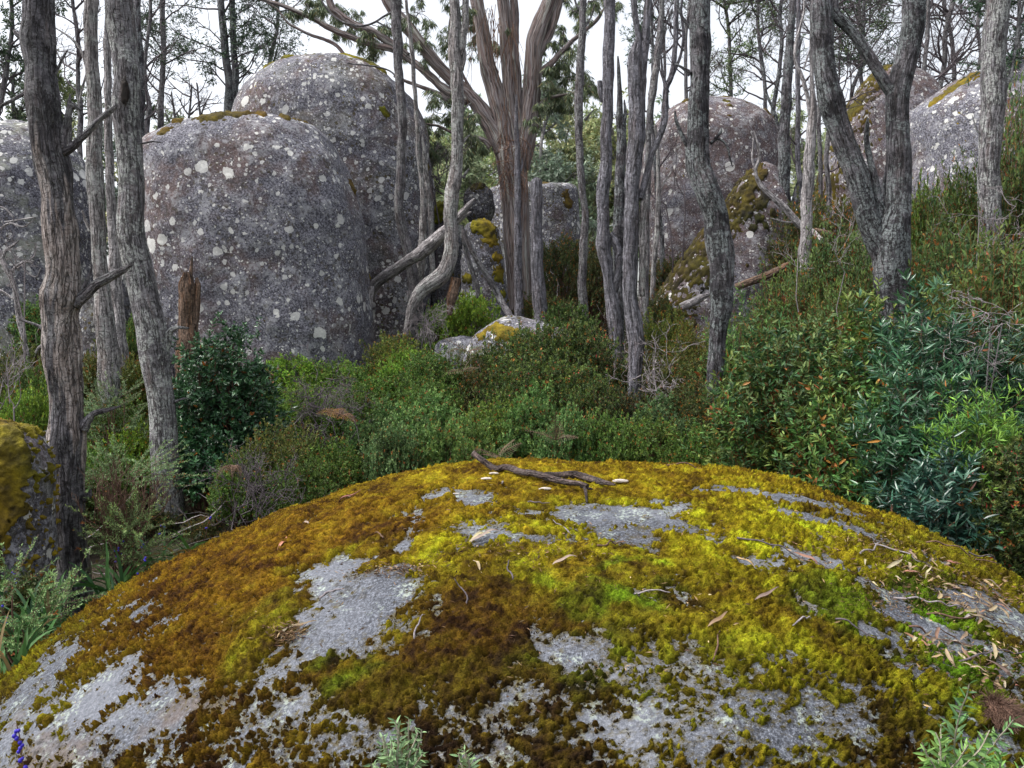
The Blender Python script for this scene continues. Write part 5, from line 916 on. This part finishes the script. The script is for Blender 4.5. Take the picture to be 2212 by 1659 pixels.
shrub('lance', 'blue-green fine bush leaning over the right moss edge', 2060, 1010, 200, 4.8, seed=532, dens=1.3, name='willow_bush')
shrub('redheath', 'brown-red flowering bush cut by the right edge', 2200, 970, 90, 4.6, seed=533, dens=1., name='heath_bush')
shrub('needle', 'silvery needle-leaved bush with flat sprays in front of the hollowed trunk', 262, 985, 150, 6.1, seed=541, dens=.45, name='needle_bush', low=.34)
shrub('needle', 'pale green needle-leaved bush at the foot of the stripped dead tree', 262, 1100, 70, 5.6, seed=542, dens=.5, name='needle_bush', low=.15)
shrub('needle', 'needle-leaved bush low in front of the yellow-mossed boulder', 20, 1215, 130, 4.3, seed=543, dens=.4, name='needle_bush', low=.1)
shrub('needle', 'wispy needle-leaved bush behind the stub of the stripped dead tree', 250, 850, 100, 7.3, seed=544, dens=.6, name='needle_bush', low=.2)
shrub('dark', 'dark leafy shrub filling the gap by the stripped dead tree foot', 30, 1275, 80, 4.6, seed=545, dens=1., low=.0)

# low leafy cover and litter over the floor of the wood
rng = np.random.default_rng(21)
n = 5200; gx = rng.uniform(-11, 11, n * 3); gy = rng.uniform(5.6, 21, n * 3)
inr = ((gx - .05) / 2.95) ** 2 + ((gy - 4.37) / 2.75) ** 2 > 1; gx, gy = gx[inr][:n], gy[inr][:n]; n = len(gx); gz = ground_z(gx, gy)
ns = 26; hh = rng.uniform(.10, .38, n) * np.clip(1.2 + .8 * perlin(np.stack([gx, gy, gx * 0], 1) * .6), .3, 2)
S = np.repeat(np.stack([gx, gy, gz], 1), ns, 0) + rng.normal(0, 1, (n * ns, 3)) * (.13, .13, 0); S[:, 2] += rng.random(n * ns) * np.repeat(hh, ns)
col = tint(rng, n * ns, [(.03,.045,.018),(.05,.075,.025),(.07,.055,.03),(.02,.03,.014)], [3, 2, 1.5, 2], .3)
V, F, cc, T = leaves(S, norm(rng.normal(size=S.shape) + (0, 0, .8)), rng.uniform(.03, .075, len(S)), rng.uniform(.012, .028, len(S)), col, rng)
tag(mesh('undergrowth', V, F, M['leaf'], col=cc, smooth=False), kind='stuff')
n = 2600; S = np.stack([rng.uniform(-9, 9, n), rng.uniform(5.8, 17, n), np.zeros(n)], 1); kp = ((S[:, 0] - .05) / 2.95) ** 2 + ((S[:, 1] - 4.37) / 2.75) ** 2 > 1; S = S[kp]; n = len(S); S[:, 2] = ground_z(S[:, 0], S[:, 1]) + rng.uniform(0, .35, n)
P, Q = grow(rng, S, rng.normal(size=(n, 3)) * (1, 1, .45) + (0, 0, .25), rng.uniform(.25, 1.0, n), rng.uniform(.002, .006, n), 7, .3, 0, .4); V, Qf, uv = tubes(P, Q, 3)
tag(mesh('fallen_twigs', V, Qf, M['twig'], uv=uv), kind='stuff')

# dead twig tangles
def tangle(label, x, y, wpx, Y, n, mat, seed, L=.5, up=.1, name='dead_shrub', r=.004):
    rng = np.random.default_rng(seed); c = at(x, y, Y); wd = sz(wpx, Y); b = np.array([c[0], Y, float(ground_z(c[0], Y))]); e = empty(name, b, label, 'dead shrub')
    S = np.tile(c, (n, 1)) + rng.normal(0, 1, (n, 3)) * wd * (.22, .15, .15); D = rng.normal(0, 1, (n, 3)) + (0, 0, up * 3)
    st = np.stack([np.linspace(0, 1, 6)[:, None] * (s - b) + b for s in S[:max(2, n // 6)]]); st[:, 1:-1] += rng.normal(0, .06, (len(st), 4, 3))
    parts, _ = crown_twigs(rng, S, D, rng.uniform(.5, 1, n) * L, np.full(n, r), 2, (4, 3), wig=.35, up=up); V, Q, uv, T = join([tubes(st, np.full((len(st), 6), r * 1.4), 5)] + parts); mesh('branches' if False else 'twig_spray', V, Q, M[mat], e, uv=uv)
tangle('bare pale twiggy shrub at the left edge above the yellow-mossed boulder', 15, 880, 100, 6.3, 6, 'twig', 1, .55, .35)
tangle('grey dry tangle above the orange fern', 700, 850, 90, 8.2, 26, 'darktwig', 2, .35, 0)
tangle('wiry grey tangle with litter below the orange fern', 720, 900, 110, 7.6, 26, 'darktwig', 3, .4, 0)
tangle('straw-coloured dry tangle below the crossing logs', 915, 690, 90, 10.5, 34, 'twig', 4, .35, -.05)
tangle('white bleached sticks heaped right of the fluted dead trunk', 1430, 790, 120, 8.4, 9, 'twig', 5, .5, .0, r=.006)
tangle('bleached twigs low in the shaded hollow', 1420, 845, 130, 7.9, 9, 'twig', 6, .45, .05)
tangle('grey dead spray arching in from the right edge over the dark shrubs', 2170, 690, 190, 5.5, 10, 'twig', 7, .5, .0, r=.0028)
tangle('wiry dead twigs against the big brown dome', 1480, 420, 120, 13.2, 14, 'darktwig', 8, 1.0, .1, r=.008)
tangle('tangled dead twigs left of the great gum foot', 950, 400, 70, 13.6, 14, 'darktwig', 9, .9, .2, r=.008)
tangle('crooked dead twigs in front of the white-spotted boulder', 50, 570, 90, 8.3, 6, 'twig', 10, .5, .1, r=.005)
tangle('dark bare twigs inside the hollow under the green shrub left of the crest', 560, 1090, 150, 6.2, 30, 'darktwig', 11, .4, .1)
tangle('brown bare lower stems under the silvery needle-leaved bush', 255, 1160, 90, 5.6, 26, 'stem', 12, .4, .4)
tangle('thin grey twigs crossing in front of the straight greyish trunk', 2130, 480, 160, 7.0, 8, 'twig', 13, .5, .0, r=.0028)
tangle('bare twigs standing out of the dark shrub left of the forked trunk', 1800, 560, 120, 7.3, 6, 'twig', 14, .45, .2, r=.0028)

# ferns
M['fern'] = M['leaf']
def fern(label, x, y, Y, n, lpx, cols, seed, droop=.1, spread=1., up=.5, dirx=0.):
    rng = np.random.default_rng(seed); c = at(x, y, Y); b = np.array([c[0], Y, float(ground_z(c[0], Y))]); e = empty('fern', b, label, 'fern'); L = sz(lpx, Y)
    for k in range(n):
        D = np.array([[rng.normal(dirx, spread), rng.normal(-.2, .6), up]]); P, Rr = grow(rng, c[None], D, np.array([L]) * rng.uniform(.8, 1.2), np.array([.004]), 12, .05, -droop * .5, .4)
        t = np.repeat(np.linspace(.10, .97, 11), 2); sgn = np.tile([1., -1.], 11); p = np.stack([np.interp(t * 11, range(12), P[0, :, j]) for j in range(3)], 1); ax = norm(P[0, -1] - P[0, 0]); sd = norm(np.cross(ax, (0, -.5, 1))); ln = L * .36 * (1 - t * .85)
        pd = norm(sd * sgn[:, None] + ax * .45 + (0, 0, -.15)); tt = np.repeat(np.linspace(.05, 1, 10), 2)
        pos = (p[:, None] + pd[:, None] * (ln[:, None] * tt)[..., None]).reshape(-1, 3); dd_ = norm((np.cross(pd, np.cross(ax, sd)))[:, None] * np.tile([1., -1.], 10)[None, :, None] + pd[:, None] * .6).reshape(-1, 3); m = len(pos)
        V, F, cc, T = leaves(pos, dd_, np.repeat(ln, 20) * .13, np.full(m, L * .010), tint(rng, m, cols, [1] * len(cols), .2), rng, fold=.1)
        r1 = tubes(P, Rr, 4); r2 = tubes(np.stack([p, p + pd * ln[:, None]], 1), np.full((22, 2), .0018), 3); A, Bq, uv, T2 = join([r1, r2])
        f = mesh('frond', V, F, M['fern'], e, col=cc, smooth=False); mesh('rib', A, Bq, M['stem'], f, uv=uv)
GR = [(.06, .14, .06), (.09, .19, .08)]; OR = [(.42, .20, .04), (.50, .30, .06), (.30, .12, .03)]; DR = [(.25, .15, .10), (.33, .21, .14)]
fern('green fern fronds peeping out behind the fallen branch', 1075, 985, 6.7, 4, 75, GR, 1, dirx=.4)
fern('small green fern above the crest right of the fallen branch', 1200, 950, 6.75, 4, 60, GR, 2)
fern('orange dying fern in the thicket left of centre', 735, 895, 7.4, 4, 55, OR, 3, dirx=-.3, droop=.12)
fern('curled brown bracken caught in the olive-green shrub', 500, 1005, 6.0, 5, 38, DR, 4, droop=.3, up=.1)
fern('pale green fern beside the flat grey slab', 1010, 760, 9.0, 4, 60, GR, 5)
fern('green fern below the flat grey slab, left of the red-flowered shrubs', 1000, 800, 8.2, 3, 50, GR, 6)

# strap-leaved lilies with blue berries at the left
def strap(label, x, y, Y, n, lpx, seed, berries=0, bl=0):
    rng = np.random.default_rng(seed); c = at(x, y, Y); b = np.array([c[0], Y, min(c[2], 9)]); e = empty('flax_lily', b, label, 'lily'); L = sz(lpx, Y)
    D = rng.normal(0, .55, (n, 3)) + (0, 0, 1.1); P, _ = grow(rng, np.tile(c, (n, 1)) + rng.normal(0, .05, (n, 3)) * (1, 1, .1), D, L * rng.uniform(.6, 1.2, n), np.full(n, .01), 9, .05, -.17, .5)
    wd = np.array([.5, .9, 1, 1, .95, .85, .7, .45, .05])[None, :, None] * .011; ax = norm(P[:, -1:] - P[:, :1]); sd = norm(np.cross(ax, rng.normal(size=(n, 1, 3)))) * wd
    V = np.stack([P - sd, P + np.array([0, 0, -.004]), P + sd], 2); I = np.arange(n * 27).reshape(n, 9, 3); F = np.stack([I[:, :-1, :-1], I[:, :-1, 1:], I[:, 1:, 1:], I[:, 1:, :-1]], -1).reshape(-1, 4)
    col = np.repeat(tint(rng, n, [(.05,.13,.045),(.08,.18,.06),(.03,.08,.035),(.22,.16,.09)], [3,2,2,.8], .2), 27, 0); mesh('leaf_clump', V.reshape(-1, 3), F, M['leaf'], e, col=col)
    for k in range(berries):
        s0 = c + rng.normal(0, .08, 3) * (1, 1, 0); P, Q = grow(rng, s0[None], np.array([[rng.normal(0, .2), rng.normal(0, .2), 1.]]), np.array([sz(bl, Y) * rng.uniform(.7, 1.1)]), np.array([.0025]), 9, .06, 0, .5); V, Qf, uv = tubes(P, Q, 4); st = mesh('stalk', V, Qf, M['stem'], e, uv=uv)
        for j in range(4): q = P[0, rng.integers(5, 9)] + rng.normal(0, .014, 3); blob('berry', q, .0062, M['berry'], st, j, (1, 1, 1.1), .02)
strap('strap-leaved lily clump at the lower left corner of the moss slope', 25, 1500, 3.9, 60, 190, 1, 1, 120)
strap('strap-leaved lily below the needle-leaved bush at the left edge', 60, 1400, 4.3, 26, 120, 2, 1, 150)
strap('strap-leaved lily at the foot of the stripped dead tree', 240, 1290, 5.2, 30, 120, 3, 2, 130)
strap('strap-leaved lily with blue berries before the hollowed trunk', 330, 1230, 5.9, 26, 90, 4, 3, 110)
strap('strap-leaved lily by the moss edge right of the hollowed trunk', 400, 1215, 5.9, 26, 100, 5, 1, 110)
strap('broad strap-leaved lily between the yellow-mossed boulder and the moss slope', 95, 1370, 4.4, 44, 130, 9)
strap('strap-leaved lily left of the yellow-mossed boulder foot', 5, 1330, 4.6, 18, 110, 6, 2, 130)

# ------------------------------------------------------------------ things lying on the mossy boulder
def on_rock(pts, lift):
    out = []
    for (x, y, r) in pts:
        p = rock_surface(x, y, lift); out.append(p if p is not None else None)
    return out
pts = [(1270,1066,7),(1250,1062,8),(1225,1054,10),(1195,1046,12),(1160,1037,12),(1125,1030,12),(1095,1024,12),(1068,1012,12),(1045,996,11),(1022,979,11)]
P = []; Yl = None
for (x, y, r) in pts:
    q = rock_surface(x, y + 2, .034) if x > 1090 else None
    if q is None: q = at(x, y, Yl)
    Yl = q[1] + .03; P.append(q)
P = np.array(P); rr = np.array([sz(r, 3.9) * .72 for _, _, r in pts]); brn = m_bark('brown_branch_bark', (.16, .115, .105), (.04, .028, .028), (.13, .08, .06), .08, .25, .5, .8, .6, 11.); B['brn'] = brn
V, Q, uv, T = limb(P, rr, 5.5, sides=30, rough=.10, ridge=.08, ring=.008); stick = mesh('fallen_branch', V, Q, brn, loc=P[0], uv=uv, T=T); tag(stick, 'forked brown fallen branch lying on top of the moss dome, one end raised', 'branch')
P2 = np.array([rock_surface(x, y, .024) for x, y in ((1180,1036),(1208,1030),(1240,1030),(1275,1036),(1305,1046),(1328,1057))]); V, Q, uv, T = limb(P2, np.array([.016,.018,.020,.019,.014,.006]), 6.5, sides=24, rough=.1, ridge=.1, ring=.008); mesh('side_branch', V, Q, brn, stick, uv=uv, T=T)
for a, bq in (((1262,1062),(1268,1088)),((1255,1060),(1280,1064))):
    P3 = np.array([rock_surface(*a, .022), rock_surface((a[0]+bq[0])/2, (a[1]+bq[1])/2, .022), rock_surface(*bq, .014)]); V, Q, uv, T = limb(P3, np.array([.009,.008,.005]), 7, sides=14, ring=.006); mesh('stub', V, Q, brn, stick, uv=uv, T=T)
# fallen gum leaves
M['deadleaf'] = m_leaf('dead_gum_leaf', .6, .3, .08)
def leaf_proto(i, rng):
    n = 13; t = np.linspace(0, 1, n); L = .095; bend = rng.normal(0, .35); y = t * L; x = bend * L * t ** 2 + 0 * t; z = .010 * np.sin(t * 3.1) * rng.uniform(.2, 1.6) + .004 * np.sin(t * 9 + i); wd = .0075 * np.sin(np.pi * t ** .75) ** .8 + .0006
    V = np.stack([np.stack([x - wd, y, z + wd * .5], 1), np.stack([x, y, z], 1), np.stack([x + wd, y, z + wd * .5], 1)], 1); I = np.arange(n * 3).reshape(n, 3); F = np.stack([I[:-1, :-1], I[:-1, 1:], I[1:, 1:], I[1:, :-1]], -1).reshape(-1, 4)
    base = [(.16,.11,.085),(.24,.18,.14),(.19,.11,.09),(.14,.105,.085),(.27,.22,.175),(.24,.11,.10)][i]; c = np.tile(np.array(base), (n * 3, 1)) * rng.uniform(.8, 1.15, (n * 3, 1)); c[1::3] *= 1.25
    return mesh('dead_leaf', V.reshape(-1, 3), F, M['deadleaf'], col=c)
rng = np.random.default_rng(8); LP = [leaf_proto(i, rng) for i in range(6)]; used = [0] * 6
def put_leaf(x, y, ang, s, i, label, group=None, lift=.012, tilt=.15):
    p = rock_surface(x, y, lift)
    if p is None: return
    n = rock_normal(p[None])[0]; o = LP[i] if not used[i] else LP[i].copy()
    if used[i]: COL.objects.link(o)
    used[i] = 1; f = Vector((math.cos(ang), math.sin(ang), 0)); nn = Vector(n + rng.normal(0, tilt, 3)).normalized(); f = (f - nn * f.dot(nn)).normalized(); r = f.cross(nn)
    from mathutils import Matrix
    m = Matrix((r, f, nn)).transposed().to_4x4(); o.matrix_world = Matrix.Translation(Vector(p)) @ m @ Matrix.Scale(s, 4); o['label'] = label; o['category'] = 'leaf'
    if group: o['group'] = group
for a in [(725,1092,.05,1.5,5,'long red-brown curled gum leaf near the upper left of the moss'),(600,1190,1.0,1.05,5,'reddish gum leaf slanting on the rusty moss at left'),(672,1146,2.0,.8,1,'pale hook-shaped gum leaf below the long red-brown one'),(1015,1188,.45,1.1,4,'pale narrow gum leaf in the small grey clearing, pointing up right'),
    (1020,1192,.1,1.3,1,'tan gum leaf lying flat beside the pale narrow one'),(970,1196,.2,.45,4,'short pale bark-like leaf left of the two narrow ones'),(1194,1243,.05,1.0,1,'tan gum leaf beside the bright green moss cushion'),(1584,1217,-1.1,.9,1,'tan gum leaf standing steeply on the moss right of centre'),
    (1712,1200,-.5,1.3,2,'long pink-brown gum leaf on the right grey patch'),(606,1386,.8,.8,4,'pale gum leaf with litter left of the big bare patch'),(630,1368,-.2,.9,0,'brown gum leaf at the edge of the big bare patch'),(1525,1372,.2,1.0,0,'curved gum leaf on the speckled stone'),(1625,1316,-.1,.95,0,'brown gum leaf above the yellow cushion'),(2080,1360,-.35,1.4,1,'long tan gum leaf alone on the right bare stone'),(1950,1370,-.4,1.2,2,'pinkish gum leaf left of the long tan one'),(745,1084,.3,.6,3,'small grey leaf fragment above the long red-brown leaf'),(1040,1255,1.8,.7,4,'pale curled leaf on the moss right of the bare patch')]: put_leaf(*a[:5], a[5])
for k in range(150):
    c = [(2060,1290,70,24),(2130,1340,60,22),(1990,1250,60,22),(2120,1470,60,26),(2180,1490,40,30),(2040,1400,70,24),(1960,1230,90,20),(2160,1290,50,14)][k % 8]
    put_leaf(rng.normal(c[0], c[2] * .7), rng.normal(c[1], c[3] * .8), rng.uniform(-3, 3), rng.uniform(.4, .95), int(rng.integers(0, 6)), 'dry curled gum leaf in the litter drifts on the right of the moss', 'gum leaves in the litter drifts', .016, .35)
# twigs on the moss
TWL = ['thin twig beside the small grey clearing under the fallen branch', 'short twig on the stone left of the grey clearing', 'long arched twig on the yellow cushion right of centre', 'grey twig near the long pink-brown leaf', 'long twig along the right moss ridge below the rusty bushes', 'crooked twig in the bright green cushion', 'twig lying across the upper litter drift', 'long twig at the left end of the litter drift', 'twig under the willow-leaved bush, on the moss edge', 'short dark twig beside the tan leaf on the speckled stone', 'upright-looking hair-thin twig in the speckled zone', 'thin twig standing in the brown moss left of centre', 'brown twig in the moss above the bottom sprig', 'tiny twig on the rusty moss left', 'short twig left of the long pink-brown leaf', 'small twig by the round bare patch', 'hairlike twig along the moss crest', 'small twig below the fallen branch', 'stub of twig under the raised end of the fallen branch', 'twig pointing down the slope by the green cushions at right', 'short twig on the yellow mound at right', 'thin twig by the big bare patch', 'long twig inside the lower litter drift', 'twig among the leaves near the hairy clump', 'twig where the right stone ridge begins']
n = 0
for (x, y, a, L) in [(1235,1165,2.2,.10),(1290,1200,.3,.16),(1590,1175,-.2,.30),(1850,1215,.8,.22),(1990,1180,-.5,.34),(1110,1270,1.6,.12),(1930,1290,-.3,.28),(1960,1360,.1,.30),(2060,1200,-.4,.25),(1700,1370,.4,.12),(1540,1430,1.2,.12),(1010,1330,1.4,.12),(900,1400,1.5,.12),(830,1170,1.9,.10),(1760,1210,-1,.12),(1370,1290,.1,.12),(1440,1010,.05,.3),(1140,1090,-.2,.10),(1085,1050,1.4,.07),(1900,1250,1.4,.16),(1800,1350,-.4,.14),(690,1290,.6,.10),(2000,1330,.2,.35),(2070,1430,.3,.3),(1880,1190,-.6,.25)]:
    p = rock_surface(x, y, .008)
    if p is None: continue
    st = [p]; d = np.array([math.cos(a), math.sin(a), 0.])
    for k in range(7):
        q = st[-1] + d * L / 7; d = norm(d + rng.normal(0, .18, 3) * (1, 1, 0)); nn = rock_normal(q[None])[0]; j = np.argmin(((Pm[::5] - q) ** 2).sum(1)) * 5; q = q - nn * ((q - Pm[j]) @ nn) + nn * (.004 + .008 * rng.random()); st.append(q)
    V, Q, uv, T = limb(np.array(st), np.linspace(.0035, .0018, 8) * (1 + L), n, sides=8, ring=.012); o = mesh('twig', V, Q, [M['twig'], M['stem'], M['darktwig']][n % 3], loc=st[0], uv=uv, T=T); tag(o, TWL[n], 'twig', 'fallen twigs on the moss'); n += 1
for (x, y, s, lab) in ((1068,1035,1.,'white-tipped bark chip by the left of the fallen branch'),(1052,1046,1.1,'flat pale bark chip under the fallen branch'),(1340,1040,1.6,'long pale bark chip right of the fallen branch'),(1178,1062,1.2,'pale bark chip in front of the fallen branch'),(985,1068,.6,'tiny white chip left of the fallen branch'),(1935,1210,1.,'grey stone chip on the right moss ridge')):
    p = rock_surface(x, y, .012); o = blob('bark_chip', p, .016 * s, M['chip'] if 'chip' in M else M.setdefault('chip', m_plain('pale_chip', (.30, .26, .23), (.62, .57, .52), 50)), None, s * 3, (1.5, .5, .35), .3); tag(o, lab, 'bark chip')
# fibrous brown clump
p = rock_surface(2145, 1555, .02); o = blob('fibre_clump', p, .055, m_plain('brown_fibre', (.05, .025, .018), (.16, .09, .06), 90), None, 4, (.9, 1.2, .7), .25); tag(o, 'brown hairy fibre clump on the lower right of the moss', 'fibre clump')
f_n = 900; dv = rand_dir(rng, f_n); dv[:, 2] = np.abs(dv[:, 2]); P, Q = grow(rng, p + dv * .05 * (.9, 1.2, .7), dv + (0, -.6, -.3), rng.uniform(.02, .05, f_n), np.full(f_n, .0011), 5, .25, -.1, .5); V, Qf, uv = tubes(P, Q, 3); V, Qf, uv, T = join([(V, Qf, uv)]); mesh('fibre', V, Qf, M['stem'], None, uv=uv).parent = o; o.children[0].matrix_parent_inverse = o.matrix_world.inverted()
# litter crumbs in the drifts
n = 5200; cx_ = rng.normal(0, 1, (n, 2)); cs = np.array([(2060,1290,90,26),(1940,1225,110,24),(2120,1440,80,34),(1850,1190,80,16),(2170,1300,60,18),(1960,1300,80,24),(1150,1215,100,10),(620,1378,20,10),(860,1250,50,8),(1200,1120,600,90),(1500,1250,500,150),(900,1300,500,160)])[rng.integers(0, 12, n)]
pp = []; 
step = Pm[::3]
xs_, ys_ = cs[:, 0] + cx_[:, 0] * cs[:, 2], cs[:, 1] + cx_[:, 1] * cs[:, 3]
for x, y in zip(xs_, ys_):
    q = rock_hit(x, y)
    if q is not None: pp.append(q)
pp = np.array(pp); nn = rock_normal(pp); pp = pp + nn * (rock_shape(pp)[:, None] + rng.uniform(.006, .035, (len(pp), 1))); n = len(pp)
V, F, cc, T = leaves(pp, norm(rng.normal(size=(n, 3)) * (1, 1, .3) + nn * .1), rng.uniform(.006, .032, n), rng.uniform(.0015, .006, n), tint(rng, n, [(.10,.06,.04),(.20,.13,.09),(.05,.03,.025),(.32,.24,.18)], [3,2,3,1], .3), rng, fold=.3)
tag(mesh('leaf_litter', V, F, M['dry'], col=cc, smooth=False), kind='stuff')
# sprigs at the bottom of the picture
def sprig(label, x, y, Y, stems, lpx, kindcols, seed, Ll=.035, Wl=.009, nl=26, lean=(0, 0)):
    rng = np.random.default_rng(seed); c = at(x, y, Y); e = empty('sprig', c, label, 'plant'); L = sz(lpx, Y)
    D = rng.normal(0, .62, (stems, 3)) + (lean[0], lean[1], 1.2); P, Q = grow(rng, np.tile(c, (stems, 1)) + rng.normal(0, .012, (stems, 3)), D, L * rng.uniform(.6, 1.1, stems), np.full(stems, .0028), 10, .10, .1, .5); V, Qf, uv = tubes(P, Q, 6); mesh('stem', V, Qf, M['sprigstem'] if 'sprigstem' in M else M.setdefault('sprigstem', m_plain('sprig_stem', (.20, .17, .13), (.36, .33, .26), 60)), e, uv=uv)
    t = np.linspace(.18, 1, nl)[None].repeat(stems, 0) * 8.99; i = t.astype(int); f = (t - i)[..., None]; kk = np.arange(stems)[:, None]; pos = (P[kk, i] * (1-f) + P[kk, i+1] * f).reshape(-1, 3); ax = norm(P[kk, i+1] - P[kk, i]).reshape(-1, 3); n = len(pos)
    side = rng.normal(size=(n, 3)); side = norm(side - (side * ax).sum(1, keepdims=True) * ax); ln = Ll * (1.15 - .6 * (t.ravel() / 9) ** 2) * rng.uniform(.75, 1.15, n)
    V, F, cc, T = leaves(pos, norm(ax * .7 + side), ln, ln * Wl / Ll, tint(rng, n, kindcols, [1] * len(kindcols), .15), rng, .1, six=True); mesh('foliage', V, F, M['leaf'], e, col=cc, T=T, smooth=False)
SG = [(.17,.27,.17),(.22,.33,.20),(.13,.22,.13)]; FG = [(.12,.24,.07),(.17,.31,.09),(.09,.18,.06)]
sprig('grey-green leafy sprig at the bottom edge, left of centre', 865, 1700, 1.75, 16, 150, SG, 1, .030, .0075, 24)
sprig('small grey-green sprig at the bottom edge, right of the larger one', 1018, 1690, 1.75, 3, 95, SG, 2, .030, .007, 16)
sprig('tall fresh green sprig rising at the lower right', 2055, 1700, 1.9, 2, 330, FG, 3, .040, .0095, 44, (-.18, .1))
sprig('bushy fresh green sprig at the foot of the tall one', 2040, 1690, 1.85, 6, 150, FG, 4, .036, .009, 26, (-.1, 0))
sprig('low green sprig at the bottom right corner', 2150, 1690, 1.9, 6, 100, FG, 5, .034, .008, 22, (.4, 0))
# blue-berried stalk at the lower left
c = at(52, 1700, 2.0); e = empty('berry_stalk', c, 'arching stalk of deep blue berries in the lower left corner', 'berry stalk'); Pq = np.array([at(x, y, 2.0) for x, y in ((52,1720),(55,1680),(50,1650),(46,1625),(44,1600),(40,1580),(36,1566))]); V, Q, uv, T = limb(Pq, np.full(7, .0012), 1, sides=8, ring=.006); mesh('stalk', V, Q, M['stem'], e, uv=uv, T=T)
for k, (x, y, r) in enumerate(((35,1580,4.5),(40,1578,4),(31,1590,5),(36,1595,5),(43,1604,4.5),(48,1610,4),(44,1616,4.5),(40,1624,4),(44,1643,5),(49,1638,3.5),(55,1658,5),(50,1668,4))): blob('berry', at(x, y, 2.0), sz(r, 2.0), M['berry'], e, k, (1, 1, 1.1), .02)
